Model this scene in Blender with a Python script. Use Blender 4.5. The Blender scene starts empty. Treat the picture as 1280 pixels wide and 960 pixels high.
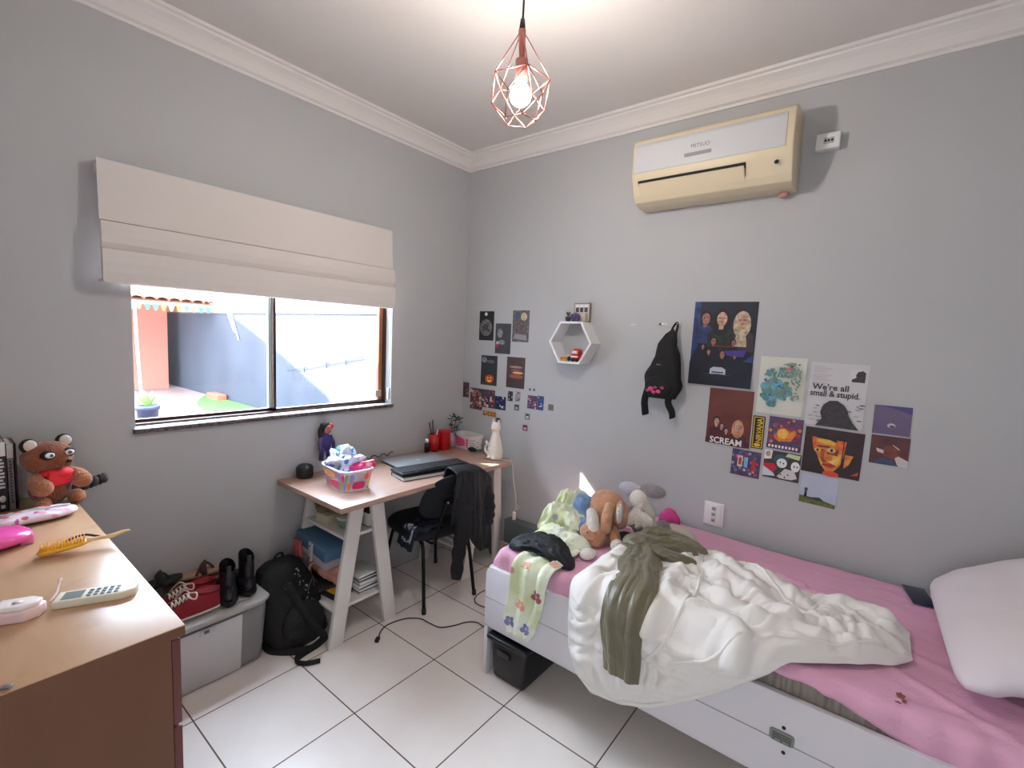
import bpy, bmesh, math, random
from math import sin, cos, pi, radians, exp, sqrt
from mathutils import Vector, Matrix, noise
random.seed(7)
S = bpy.context.scene
COL = S.collection
V = Vector

# ---------------------------------------------------------------- camera
yaw, pitch, roll, FPX = -0.66668, -0.096127, 0.043356, 591.353
CAM = V((2.4815, -2.5572, 1.5712))
fw = V((sin(yaw)*cos(pitch), cos(yaw)*cos(pitch), sin(pitch)))
rt = V((cos(yaw), -sin(yaw), 0)); up = rt.cross(fw)
r2 = rt*cos(roll) + up*sin(roll); u2 = up*cos(roll) - rt*sin(roll)
cd = bpy.data.cameras.new('camera'); cam = bpy.data.objects.new('camera', cd); COL.objects.link(cam)
cd.sensor_width = 36; cd.lens = FPX/1280*36; cd.clip_start = .02; cd.clip_end = 200
cam.matrix_world = Matrix(((r2.x, u2.x, -fw.x, CAM.x), (r2.y, u2.y, -fw.y, CAM.y), (r2.z, u2.z, -fw.z, CAM.z), (0, 0, 0, 1)))
S.camera = cam

# ---------------------------------------------------------------- light
S.view_settings.view_transform = 'Standard'; S.view_settings.look = 'None'
S.view_settings.gamma = 1; S.view_settings.use_curve_mapping = False
S.view_settings.exposure = 1.34
W = bpy.data.worlds.new('sky'); S.world = W; W.use_nodes = True
bg = W.node_tree.nodes['Background']; bg.inputs[0].default_value = (.68, .82, 1.0, 1); bg.inputs[1].default_value = 15.0
sun_dir = V((1, .63, -1.03)).normalized()
sd = bpy.data.lights.new('sun', 'SUN'); sd.energy = 26; sd.angle = radians(.6); sd.color = (1, .93, .80)
sun = bpy.data.objects.new('sun', sd); COL.objects.link(sun)
sun.rotation_euler = sun_dir.to_track_quat('-Z', 'Y').to_euler(); sun.location = (-6, -4, 8)

def area(name, loc, look, sx, sy, power, color):
    l = bpy.data.lights.new(name, 'AREA'); l.shape = 'RECTANGLE'; l.size = sx; l.size_y = sy
    l.energy = power; l.color = color
    o = bpy.data.objects.new(name, l); COL.objects.link(o); o.location = loc
    o.rotation_euler = V(look).to_track_quat('-Z', 'Y').to_euler()
    return o
# weak fill lamp added inside the closed door, behind the camera
area('door_side_fill', (2.40, -2.90, 1.35), (-.35, 1, .02), .7, 1.5, 5.6, (.92, .96, 1))
# portal that guides skylight through the window opening
pw = area('window_portal', (-.155, -1.32, 1.45), (1, 0, 0), 1.3, .7, 1, (1, 1, 1)); pw.data.cycles.is_portal = True

# ---------------------------------------------------------------- materials
def lin(c):
    return tuple(((x/255)/12.92 if x/255 <= .04045 else ((x/255+.055)/1.055)**2.4) for x in c)
MATS = {}
def mat(name, col, rough=.6, metal=0, var=0, vscale=8, bump=0, bscale=40, col2=None, emit=0, trans=0, alpha=1, coat=0, sheen=0, stretch=None, sss=0):
    if name in MATS: return MATS[name]
    m = bpy.data.materials.new(name); m.use_nodes = True; MATS[name] = m
    n, l = m.node_tree.nodes, m.node_tree.links; b = n['Principled BSDF']
    c = lin(col); b.inputs['Base Color'].default_value = (*c, 1)
    b.inputs['Roughness'].default_value = rough; b.inputs['Metallic'].default_value = metal
    if coat: b.inputs['Coat Weight'].default_value = coat
    if sheen: b.inputs['Sheen Weight'].default_value = sheen
    if trans: b.inputs['Transmission Weight'].default_value = trans
    if alpha < 1: b.inputs['Alpha'].default_value = alpha
    if emit:
        b.inputs['Emission Color'].default_value = (*c, 1); b.inputs['Emission Strength'].default_value = emit
    if var or col2 or bump:
        tc = n.new('ShaderNodeTexCoord'); src = tc.outputs['Object']
        if stretch:
            mp = n.new('ShaderNodeMapping'); mp.inputs['Scale'].default_value = stretch
            l.new(src, mp.inputs[0]); src = mp.outputs[0]
        if var or col2:
            t = n.new('ShaderNodeTexNoise'); t.inputs['Scale'].default_value = vscale; t.inputs['Detail'].default_value = 5
            l.new(src, t.inputs['Vector'])
            r = n.new('ShaderNodeValToRGB'); l.new(t.outputs['Fac'], r.inputs[0])
            a = c; z = lin(col2) if col2 else tuple(x*(1-var) for x in c)
            r.color_ramp.elements[0].color = (*z, 1); r.color_ramp.elements[1].color = (*a, 1)
            r.color_ramp.elements[0].position = .35; r.color_ramp.elements[1].position = .65
            l.new(r.outputs[0], b.inputs['Base Color'])
        if bump:
            t2 = n.new('ShaderNodeTexNoise'); t2.inputs['Scale'].default_value = bscale; t2.inputs['Detail'].default_value = 4
            l.new(src, t2.inputs['Vector'])
            bp = n.new('ShaderNodeBump'); bp.inputs['Strength'].default_value = bump; bp.inputs['Distance'].default_value = .01
            l.new(t2.outputs['Fac'], bp.inputs['Height']); l.new(bp.outputs[0], b.inputs['Normal'])
    return m

def tile_mat():
    m = bpy.data.materials.new('floor_tile'); m.use_nodes = True
    n, l = m.node_tree.nodes, m.node_tree.links; b = n['Principled BSDF']
    tc = n.new('ShaderNodeTexCoord'); sp = n.new('ShaderNodeSeparateXYZ')
    ge = n.new('ShaderNodeNewGeometry'); l.new(ge.outputs['Position'], sp.inputs[0])
    T = .44
    def M(op, a, bb=None, c=None):
        k = n.new('ShaderNodeMath'); k.operation = op
        for i, v in enumerate((a, bb, c)):
            if v is None: continue
            if hasattr(v, 'node'): l.new(v, k.inputs[i])
            else: k.inputs[i].default_value = v
        return k.outputs[0]
    ds, ids = [], []
    for ax, off in ((0, .453), (1, -1.057)):
        a = M('DIVIDE', M('SUBTRACT', sp.outputs[ax], off), T)
        fr = M('FRACT', M('ADD', a, 50.0)); ids.append(M('FLOOR', a))
        ds.append(M('MINIMUM', fr, M('SUBTRACT', 1.0, fr)))
    d = M('MINIMUM', ds[0], ds[1])
    g = M('LESS_THAN', d, .0062)
    nt = n.new('ShaderNodeTexNoise'); nt.inputs['Scale'].default_value = 3.5; nt.inputs['Detail'].default_value = 6
    l.new(tc.outputs['Object'], nt.inputs['Vector'])
    cr = n.new('ShaderNodeValToRGB'); l.new(nt.outputs['Fac'], cr.inputs[0])
    cr.color_ramp.elements[0].position = .3; cr.color_ramp.elements[1].position = .7
    cr.color_ramp.elements[0].color = (*lin((226, 217, 211)), 1); cr.color_ramp.elements[1].color = (*lin((234, 227, 221)), 1)
    mx = n.new('ShaderNodeMix'); mx.data_type = 'RGBA'
    l.new(g, mx.inputs[0]); l.new(cr.outputs[0], mx.inputs[6]); mx.inputs[7].default_value = (*lin((92, 74, 62)), 1)
    l.new(mx.outputs[2], b.inputs['Base Color'])
    rr = M('MULTIPLY_ADD', g, .5, .24); l.new(rr, b.inputs['Roughness'])
    bp = n.new('ShaderNodeBump'); bp.inputs['Strength'].default_value = .4; bp.inputs['Distance'].default_value = .002
    l.new(M('SUBTRACT', 1.0, g), bp.inputs['Height']); l.new(bp.outputs[0], b.inputs['Normal'])
    return m

def wood_mat(name, c1, c2, rough, axis_scale, wear=0):
    m = bpy.data.materials.new(name); m.use_nodes = True; MATS[name] = m
    n, l = m.node_tree.nodes, m.node_tree.links; b = n['Principled BSDF']
    tc = n.new('ShaderNodeTexCoord'); mp = n.new('ShaderNodeMapping'); mp.inputs['Scale'].default_value = axis_scale
    l.new(tc.outputs['Object'], mp.inputs[0])
    t = n.new('ShaderNodeTexNoise'); t.inputs['Scale'].default_value = 4; t.inputs['Detail'].default_value = 8; t.inputs['Distortion'].default_value = .6
    l.new(mp.outputs[0], t.inputs['Vector'])
    r = n.new('ShaderNodeValToRGB'); l.new(t.outputs['Fac'], r.inputs[0])
    r.color_ramp.elements[0].position = .3; r.color_ramp.elements[1].position = .7
    r.color_ramp.elements[0].color = (*lin(c1), 1); r.color_ramp.elements[1].color = (*lin(c2), 1)
    out = r.outputs[0]
    if wear:
        t3 = n.new('ShaderNodeTexNoise'); t3.inputs['Scale'].default_value = 9; t3.inputs['Detail'].default_value = 6
        l.new(tc.outputs['Object'], t3.inputs['Vector'])
        r3 = n.new('ShaderNodeValToRGB'); l.new(t3.outputs['Fac'], r3.inputs[0])
        r3.color_ramp.elements[0].position = .60; r3.color_ramp.elements[1].position = .74
        r3.color_ramp.elements[0].color = (0, 0, 0, 1); r3.color_ramp.elements[1].color = (wear, wear, wear, 1)
        mx = n.new('ShaderNodeMix'); mx.data_type = 'RGBA'
        l.new(r3.outputs[0], mx.inputs[0]); l.new(out, mx.inputs[6]); mx.inputs[7].default_value = (*lin((110, 84, 64)), 1)
        out = mx.outputs[2]
    l.new(out, b.inputs['Base Color']); b.inputs['Roughness'].default_value = rough
    return m

def glass_mat(name='window_glass', tint=(1, 1, 1), gloss=.07):
    m = bpy.data.materials.new(name); m.use_nodes = True; MATS[name] = m
    n, l = m.node_tree.nodes, m.node_tree.links
    for x in list(n): n.remove(x)
    o = n.new('ShaderNodeOutputMaterial'); t = n.new('ShaderNodeBsdfTransparent'); t.inputs[0].default_value = (*tint, 1)
    g = n.new('ShaderNodeBsdfGlossy'); g.inputs['Roughness'].default_value = .02
    x = n.new('ShaderNodeMixShader'); x.inputs[0].default_value = gloss
    l.new(t.outputs[0], x.inputs[1]); l.new(g.outputs[0], x.inputs[2]); l.new(x.outputs[0], o.inputs[0])
    return m

def spots_mat(name, base, cols, scale, rough=.8, th=.35, bump=.2, base2=None):
    """printed cloth: voronoi spots of several colours on a base"""
    m = bpy.data.materials.new(name); m.use_nodes = True; MATS[name] = m
    n, l = m.node_tree.nodes, m.node_tree.links; b = n['Principled BSDF']
    tc = n.new('ShaderNodeTexCoord')
    v = n.new('ShaderNodeTexVoronoi'); v.inputs['Scale'].default_value = scale; l.new(tc.outputs['Object'], v.inputs['Vector'])
    sp = n.new('ShaderNodeSeparateColor'); l.new(v.outputs['Color'], sp.inputs[0])
    cr = n.new('ShaderNodeValToRGB'); cr.color_ramp.interpolation = 'CONSTANT'; l.new(sp.outputs[0], cr.inputs[0])
    els = cr.color_ramp.elements
    while len(els) < len(cols): els.new(.5)
    for i, c in enumerate(cols):
        els[i].position = i/len(cols); els[i].color = (*lin(c), 1)
    lt = n.new('ShaderNodeMath'); lt.operation = 'LESS_THAN'; lt.inputs[1].default_value = th; l.new(v.outputs['Distance'], lt.inputs[0])
    mx = n.new('ShaderNodeMix'); mx.data_type = 'RGBA'; l.new(lt.outputs[0], mx.inputs[0]); l.new(cr.outputs[0], mx.inputs[7])
    if base2:
        t = n.new('ShaderNodeTexNoise'); t.inputs['Scale'].default_value = 6; l.new(tc.outputs['Object'], t.inputs['Vector'])
        r = n.new('ShaderNodeValToRGB'); l.new(t.outputs['Fac'], r.inputs[0])
        r.color_ramp.elements[0].position = .4; r.color_ramp.elements[1].position = .6
        r.color_ramp.elements[0].color = (*lin(base), 1); r.color_ramp.elements[1].color = (*lin(base2), 1)
        l.new(r.outputs[0], mx.inputs[6])
    else: mx.inputs[6].default_value = (*lin(base), 1)
    l.new(mx.outputs[2], b.inputs['Base Color']); b.inputs['Roughness'].default_value = rough
    if bump:
        t2 = n.new('ShaderNodeTexNoise'); t2.inputs['Scale'].default_value = 120; l.new(tc.outputs['Object'], t2.inputs['Vector'])
        bp = n.new('ShaderNodeBump'); bp.inputs['Strength'].default_value = bump; bp.inputs['Distance'].default_value = .005
        l.new(t2.outputs['Fac'], bp.inputs['Height']); l.new(bp.outputs[0], b.inputs['Normal'])
    return m

# ---------------------------------------------------------------- helpers
def sub(o, lv=2):
    m = o.modifiers.new('sub', 'SUBSURF'); m.levels = lv; m.render_levels = lv
def tag(o, label=None, cat=None, group=None, kind=None):
    if label: o['label'] = label
    if cat: o['category'] = cat
    if group: o['group'] = group
    if kind: o['kind'] = kind
    return o
def thing(name, label, cat, loc=(0, 0, 0), rz=0, group=None, rot=None):
    o = bpy.data.objects.new(name, None); COL.objects.link(o); o.location = loc; o.rotation_euler = rot or (0, 0, rz)
    o.empty_display_size = .05
    return tag(o, label, cat, group)

class MB:
    """collects shapes into ONE mesh"""
    def __init__(s): s.bm = bmesh.new(); s.mats = []; s.sm = set()
    def mi(s, m):
        if m not in s.mats: s.mats.append(m)
        return s.mats.index(m)
    def add(s, vs, fs, m, smooth=False, M=None):
        k = s.mi(m); bv = [s.bm.verts.new(M @ V(v) if M else V(v)) for v in vs]; out = []
        for f in fs:
            try: bf = s.bm.faces.new([bv[i] for i in f])
            except ValueError: continue
            bf.material_index = k; bf.smooth = smooth; out.append(bf)
        return bv
    def box(s, lo, hi, m, bev=0, M=None, taper=None):
        lo, hi = V(lo), V(hi); c = (lo+hi)/2
        t = bmesh.new(); bmesh.ops.create_cube(t, size=1)
        for v in t.verts:
            top = v.co.z > 0
            v.co = V((v.co.x*(hi.x-lo.x), v.co.y*(hi.y-lo.y), v.co.z*(hi.z-lo.z)))
            if taper and not top: v.co.x *= taper; v.co.y *= taper
            v.co += c
        if bev: bmesh.ops.bevel(t, geom=t.edges[:], offset=bev, segments=2, profile=.6, affect='EDGES')
        s.merge(t, m, bev > 0, M); return s
    def merge(s, t, m, smooth, M=None):
        t.verts.index_update()
        s.add([v.co.copy() for v in t.verts], [[v.index for v in f.verts] for f in t.faces], m, smooth, M); t.free()
    def cyl(s, p, q, r, m, r2=None, seg=14, cap=True, M=None):
        p, q = V(p), V(q); d = (q-p); L = d.length; d.normalize()
        a = d.orthogonal().normalized(); b = d.cross(a); r2 = r if r2 is None else r2
        vs = []
        for c, rr in ((p, r), (q, r2)):
            for i in range(seg): vs.append(c + (a*cos(2*pi*i/seg)+b*sin(2*pi*i/seg))*rr)
        fs = [[i, (i+1) % seg, seg+(i+1) % seg, seg+i] for i in range(seg)]
        if cap: fs += [list(range(seg))[::-1], list(range(seg, 2*seg))]
        s.add(vs, fs, m, True, M); return s
    def tube(s, pts, r, m, seg=8, M=None, rs=None, flat=None, cyc=False):
        pts = [V(p) for p in pts]; n = len(pts); vs = []
        pa = None
        for i, p in enumerate(pts):
            t = (pts[(i+1) % n if cyc else min(i+1, n-1)] - pts[(i-1) % n if cyc else max(i-1, 0)]).normalized()
            a = t.orthogonal().normalized() if pa is None else (pa - t*pa.dot(t)).normalized()
            pa = a; b = t.cross(a); rr = rs[i] if rs else r
            for k in range(seg):
                f = flat or 1
                vs.append(p + (a*cos(2*pi*k/seg)*rr + b*sin(2*pi*k/seg)*rr*f))
        fs = []
        for i in range(n if cyc else n-1):
            j = (i+1) % n
            for k in range(seg): fs.append([i*seg+k, i*seg+(k+1) % seg, j*seg+(k+1) % seg, j*seg+k])
        if not cyc: fs += [list(range(seg))[::-1], list(range((n-1)*seg, n*seg))]
        s.add(vs, fs, m, True, M); return s
    def lathe(s, prof, c, m, seg=24, M=None, sy=1):
        vs, fs = [], []; n = len(prof)
        for i in range(seg):
            a = 2*pi*i/seg
            for r, z in prof: vs.append((c[0]+r*cos(a), c[1]+r*sin(a)*sy, c[2]+z))
        for i in range(seg):
            j = (i+1) % seg
            for k in range(n-1): fs.append([i*n+k, j*n+k, j*n+k+1, i*n+k+1])
        s.add(vs, fs, m, True, M); return s
    def ball(s, c, r, m, seg=20, M=None, rot=None, noise_amp=0, nscale=8, seed=0):
        r = V((r, r, r)) if isinstance(r, (int, float)) else V(r)
        t = bmesh.new(); bmesh.ops.create_icosphere(t, subdivisions=4 if noise_amp else 3, radius=1)
        R = rot.to_matrix() if rot is not None and hasattr(rot, 'to_matrix') else (Matrix.Identity(3))
        for v in t.verts:
            p = V((v.co.x*r.x, v.co.y*r.y, v.co.z*r.z))
            if noise_amp:
                q = p*nscale + V((seed, seed*1.7, seed*.3))
                nn = noise.noise(q) + .5*abs(noise.noise(q*2.1)) - .3*abs(noise.noise(q*4.3))
                p += v.co*noise_amp*nn
            v.co = R @ p + V(c)
        s.merge(t, m, True, M); return s
    def prism(s, poly, h, m, M=None, axis='z', bev=0):
        """poly list of 2d pts extruded from 0..h (h tuple = lo,hi)"""
        lo, hi = h if isinstance(h, tuple) else (0, h)
        f = {'z': lambda a, b, c: (a, b, c), 'y': lambda a, b, c: (a, c, b), 'x': lambda a, b, c: (c, a, b)}[axis]
        t = bmesh.new(); n = len(poly)
        A = [t.verts.new(f(a, b, lo)) for a, b in poly]; B = [t.verts.new(f(a, b, hi)) for a, b in poly]
        t.faces.new(A[::-1]); t.faces.new(B)
        for i in range(n): t.faces.new([A[i], A[(i+1) % n], B[(i+1) % n], B[i]])
        bmesh.ops.recalc_face_normals(t, faces=t.faces[:])
        if bev: bmesh.ops.bevel(t, geom=t.edges[:], offset=bev, segments=2, profile=.6, affect='EDGES')
        s.merge(t, m, False if not bev else True, M); return s
    def grid(s, fn, nu, nv, m, M=None, cycu=False):
        vs = [fn(i/(nu if cycu else nu-1), j/(nv-1)) for i in range(nu) for j in range(nv)]
        fs = []
        for i in range(nu if cycu else nu-1):
            for j in range(nv-1): fs.append([i*nv+j, ((i+1) % nu)*nv+j, ((i+1) % nu)*nv+j+1, i*nv+j+1])
        s.add(vs, fs, m, True, M); return s
    def text(s, txt, size, m, M, align='LEFT', bold=0, sx=1, font=None):
        c = bpy.data.curves.new('t', 'FONT'); c.body = txt; c.size = size; c.align_x = align; c.offset = bold; c.resolution_u = 2
        o = bpy.data.objects.new('t', c); COL.objects.link(o)
        me = bpy.data.meshes.new_from_object(o.evaluated_get(bpy.context.evaluated_depsgraph_get()))
        k = M @ Matrix.Diagonal((sx, 1, 1, 1))
        s.add([v.co.copy() for v in me.vertices], [list(p.vertices) for p in me.polygons], m, False, k)
        bpy.data.objects.remove(o); bpy.data.meshes.remove(me); bpy.data.curves.remove(c); return s
    def build(s, name, parent=None, world=True, fix=True, keep=False):
        """mesh -> object; world coords are made local to the parent (unrotated) or to the mesh's own base"""
        if fix: bmesh.ops.recalc_face_normals(s.bm, faces=s.bm.faces[:])
        if parent is not None:
            off = (parent.location.copy() if parent.name not in OFF else OFF[parent.name]) if world else V((0, 0, 0))
        elif keep: off = V((0, 0, 0))
        else:
            xs = [v.co for v in s.bm.verts]
            off = V(((min(v.x for v in xs)+max(v.x for v in xs))/2, (min(v.y for v in xs)+max(v.y for v in xs))/2, min(v.z for v in xs)))
        for v in s.bm.verts: v.co -= off
        me = bpy.data.meshes.new(name); s.bm.to_mesh(me); s.bm.free()
        for m in s.mats: me.materials.append(m)
        o = bpy.data.objects.new(name, me); COL.objects.link(o)
        if parent is not None: o.parent = parent; OFF[o.name] = off
        else: o.location = off; OFF[o.name] = off
        return o
    def under(s, name, part):
        """a sub-part: same frame as its part"""
        return s.build_off(name, part, OFF[part.name])
    def build_off(s, name, parent, off):
        bmesh.ops.recalc_face_normals(s.bm, faces=s.bm.faces[:])
        for v in s.bm.verts: v.co -= off
        me = bpy.data.meshes.new(name); s.bm.to_mesh(me); s.bm.free()
        for m in s.mats: me.materials.append(m)
        o = bpy.data.objects.new(name, me); COL.objects.link(o); o.parent = parent; OFF[o.name] = off
        return o
OFF = {}
def struct(mb, name, parent=None):
    o = mb.build(name, parent, keep=parent is None)
    if parent is None: o['kind'] = 'structure'
    return o
def TR(x, y, z): return Matrix.Translation((x, y, z))
def RZ(a): return Matrix.Rotation(a, 4, 'Z')
def RX(a): return Matrix.Rotation(a, 4, 'X')
def RY(a): return Matrix.Rotation(a, 4, 'Y')
def spline(pts, n=8):
    """catmull-rom through points"""
    P = [V(p) for p in pts]; P = [P[0]*2-P[1]] + P + [P[-1]*2-P[-2]]; out = []
    for i in range(1, len(P)-2):
        for k in range(n):
            t = k/n; a, b, c, d = P[i-1], P[i], P[i+1], P[i+2]
            out.append(.5*((2*b)+(c-a)*t+(2*a-5*b+4*c-d)*t*t+(3*b-a-3*c+d)*t**3))
    out.append(P[-2]); return out
def interp(tab, x):
    if x <= tab[0][0]: return tab[0][1]
    for (a, b), (c, d) in zip(tab, tab[1:]):
        if x <= c:
            t = (x-a)/(c-a); t = t*t*(3-2*t); return b+(d-b)*t
    return tab[-1][1]
def segd(px, py, a, b):
    dx, dy = b[0]-a[0], b[1]-a[1]; t = max(0, min(1, ((px-a[0])*dx+(py-a[1])*dy)/(dx*dx+dy*dy+1e-9)))
    return sqrt((px-a[0]-t*dx)**2+(py-a[1]-t*dy)**2)
def remesh(o, vs, smooth=4):
    m = o.modifiers.new('fuse', 'REMESH'); m.mode = 'VOXEL'; m.voxel_size = vs; m.use_smooth_shade = True
    if smooth:
        k = o.modifiers.new('soft', 'SMOOTH'); k.iterations = smooth; k.factor = .5
    return o

# ---------------------------------------------------------------- common materials
wall_m = mat('wall_paint', (182, 182, 183), .85, var=.02, vscale=1.2, bump=.05, bscale=60)
ceil_m = mat('ceiling_paint', (214, 208, 203), .9)
trim_m = mat('cornice_white', (224, 218, 213), .7)
white_m = mat('white_lacquer', (226, 224, 226), .35)
whitemat = mat('white_board', (218, 213, 208), .55)
bronze = mat('bronze_aluminium', (66, 44, 36), .35, .4)
black = mat('black_plastic', (22, 22, 25), .45)
blackmetal = mat('black_metal', (16, 13, 14), .35, .5)
steel = mat('steel', (150, 150, 152), .3, 1)
granite = mat('sill_granite', (120, 104, 98), .3, col2=(45, 38, 38), vscale=90)
glass = glass_mat()

# ---------------------------------------------------------------- room shell
RX1, RY1, H = 3.28, -2.98, 2.84
b = MB(); b.box((-.15, RY1-.15, -.12), (RX1+.15, .15, 0), tile_mat()); struct(b, 'floor')
b = MB(); b.box((-.15, RY1-.15, H), (RX1+.15, .15, H+.15), ceil_m); struct(b, 'ceiling')
wy0, wy1, wz0, wz1 = -1.985, -.66, 1.118, 2.0
b = MB()
b.box((-.15, RY1-.15, 0), (0, wy0, H), wall_m); b.box((-.15, wy1, 0), (0, .15, H), wall_m)
b.box((-.15, wy0, 0), (0, wy1, wz0), wall_m); b.box((-.15, wy0, wz1), (0, wy1, H), wall_m)
struct(b, 'wall_left')
b = MB(); b.box((0, 0, 0), (RX1+.15, .15, H), wall_m); struct(b, 'wall_back')
b = MB(); b.box((RX1, RY1-.15, 0), (RX1+.15, 0, H), wall_m); struct(b, 'wall_right')
b = MB(); b.box((0, RY1-.15, 0), (RX1, RY1, H), wall_m); struct(b, 'wall_front')
dm = mat('door_white', (206, 202, 198), .5); door = thing('door_1', None, None, (2.35, RY1, 0)); door['kind'] = 'structure'
b = MB(); b.box((1.92, RY1, 0), (2.0, RY1+.03, 2.16), dm); b.box((2.80, RY1, 0), (2.88, RY1+.03, 2.16), dm); b.box((1.92, RY1, 2.08), (2.88, RY1+.03, 2.16), dm); b.build('door_frame', door)
b = MB(); b.box((2.0, RY1+.002, .005), (2.80, RY1+.02, 2.08), dm, bev=.003); b.build('door_leaf', door)
b = MB(); b.cyl((2.08, RY1+.02, 1.02), (2.08, RY1+.06, 1.02), .009, steel); b.cyl((2.08, RY1+.055, 1.02), (2.18, RY1+.055, 1.02), .008, steel); b.build('door_handle', door)
prof = [(0, -.096), (.010, -.096), (.012, -.084), (.026, -.078), (.034, -.066), (.046, -.05), (.062, -.036), (.078, -.027), (.084, -.024), (.086, -.015), (.102, -.013), (.104, 0)]
def cornice(name, P0, P1, inw):
    b = MB(); vs = []
    P0, P1, inw = V(P0), V(P1), V(inw); d = (P1-P0).normalized(); n = len(prof)
    for P, sgn in ((P0, 1), (P1, -1)):
        for o, z in prof: vs.append(P + inw*o + d*sgn*o + V((0, 0, z)))
        vs.append(P)
    n += 1
    fs = [[i, (i+1) % n, n+(i+1) % n, n+i] for i in range(n)]
    b.add(vs, fs, trim_m); struct(b, name)
cornice('trim_1', (0, RY1, H), (0, 0, H), (1, 0, 0)); cornice('trim_2', (0, 0, H), (RX1, 0, H), (0, -1, 0))
cornice('trim_3', (RX1, 0, H), (RX1, RY1, H), (-1, 0, 0)); cornice('trim_4', (RX1, RY1, H), (0, RY1, H), (0, 1, 0))

# window: bronze sliding frame, two sashes
win = thing('window_1', None, None, (-.1, -1.32, wz0)); win['kind'] = 'structure'
b = MB()
b.box((-.13, wy0, wz0), (-.06, wy1, wz0+.010), bronze); b.box((-.13, wy0, wz1-.03), (-.06, wy1, wz1), bronze)
b.box((-.13, wy0, wz0), (-.06, wy0+.012, wz1), bronze); b.box((-.13, wy1-.02, wz0), (-.06, wy1, wz1), bronze)
fr = b.build('window_frame', win)
for k, (x, y0, y1) in enumerate(((-.112, wy0+.002, -1.355), (-.08, -1.372, wy1-.02))):
    b = MB(); z0, z1 = wz0+.010, wz1-.03; w = .028
    rail = bronze
    b.box((x-.01, y0, z0), (x+.01, y1, z0+.013), rail); b.box((x-.01, y0, z1-.02), (x+.01, y1, z1), rail)
    st = mat('stile_tan', (150, 92, 62), .35, .3)
    b.box((x-.01, y0, z0), (x+.01, y0+w*.5, z1), bronze if k else rail); b.box((x-.01, y1-w, z0), (x+.01, y1, z1), st if k else mat('stile_green', (168, 178, 166), .4))
    sa = b.build('sash', win)
    g = MB(); g.box((x-.002, y0+.01, z0+.015), (x+.002, y1-.02, z1-.015), glass); g.under('pane', sa)
b = MB(); b.box((-.083, wy1-.075, wz0+.045), (-.055, wy1-.035, wz0+.085), mat('latch_tan', (150, 135, 110), .4)); b.build('latch', win)
b = MB(); b.box((-.15, wy0-.01, wz0-.02), (.018, wy1+.01, wz0-.0005), granite, bev=.003)
b.box((.0, wy0-.005, wz0-.003), (.010, wy1+.005, wz0+.0015), mat('sill_edge', (235, 232, 228), .4)); b.build('window_sill', win)

# ---------------------------------------------------------------- outside
GZ = -.02
ground_m = mat('paving', (138, 118, 114), .9, col2=(120, 100, 96), vscale=2, bump=.2, bscale=20)
b = MB(); b.box((-18, -8, GZ-.2), (-.15, 1.75, GZ), ground_m)
o = b.build('outdoor_paving', keep=True); o['kind'] = 'structure'
b = MB(); pts = [(-9.7, 1.585), (-8.95, 1.18), (-8.3, .92), (-7.4, .76), (-6.6, .80), (-5.0, 1.0), (-5.0, 1.585)]
b.prism(pts, (GZ, GZ+.015), mat('lawn', (66, 104, 40), .95, col2=(44, 76, 28), vscale=14, bump=1, bscale=120))
tag(b.build('lawn'), 'patch of short green grass along the foot of the grey boundary wall', 'grass', kind='stuff')
rend = mat('grey_render', (52, 57, 66), .95, col2=(43, 48, 58), vscale=1.3, bump=.25, bscale=14, stretch=(1, 1, .7))
b = MB(); b.box((-18, 1.6, GZ), (0, 1.75, 1.84), rend); b.box((-18, 1.585, 1.835), (0, 1.75, 1.865), mat('render_ledge', (96, 88, 80), .9))
cb = mat('concrete_block', (200, 188, 160), .95, col2=(165, 150, 128), vscale=3, bump=.5, bscale=20)
for k in range(38):
    x = -18+k*.47
    b.box((x+.006, 1.61, 1.868), (x+.464, 1.75, 2.06), cb); b.box((x-.22, 1.61, 2.068), (x+.236, 1.75, 2.26), cb)
b.build('boundary_wall', keep=True)['kind'] = 'structure'
# veranda house with a tiled roof, at the far left of the yard
terra = mat('terracotta_paint', (152, 98, 82), .9, var=.06, vscale=2)
vh = thing('veranda_house', 'salmon painted house front under a tiled roof, at left through the window', 'building', (-11.4, .4, GZ))
b = MB(); b.box((-14.5, -.45, GZ), (-11.35, 1.32, 2.25), terra); b.build('wall', vh)
tile_r = mat('clay_tile', (180, 92, 62), .8, col2=(130, 54, 36), vscale=5)
b = MB()
y = -.5
while y < 1.5:   # rows of barrel tiles running down the slope
    def f(u, v, y=y):
        X = -9.2 - u*4.4; Z = 2.00 + u*1.55 + .03*(1-(u*14) % 1)
        a = pi*v; return (X, y+.105-cos(a)*.105, Z+.07*sin(a))
    b.grid(f, 60, 7, tile_r); y += .21
b.box((-13.6, -.5, 2.2), (-13.5, 1.55, 3.6), tile_r)
b.build('tiled_roof', vh)
b = MB(); b.add([(-9.2, -.5, 1.985), (-9.2, 1.56, 1.985), (-13.6, 1.56, 3.53), (-13.6, -.5, 3.53), (-9.2, -.5, 1.95), (-9.2, 1.56, 1.95), (-13.6, 1.56, 3.49), (-13.6, -.5, 3.49)],
      [[0, 1, 2, 3], [7, 6, 5, 4], [0, 4, 5, 1], [1, 5, 6, 2], [3, 2, 6, 7], [0, 3, 7, 4]], mat('roof_board', (150, 110, 84), .9)); b.build('roof_deck', vh)
cols = [((40, 110, 170), 'blue'), ((190, 130, 20), 'yellow'), ((200, 196, 190), 'white'), ((200, 110, 14), 'orange'), ((40, 130, 150), 'turquoise'), ((190, 80, 50), 'pink'), ((30, 100, 120), 'teal')]
pen = thing('string_bunting', 'string of coloured bunting along the edge of the tiled roof outside', 'bunting', (-9.15, .5, 1.9))
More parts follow.
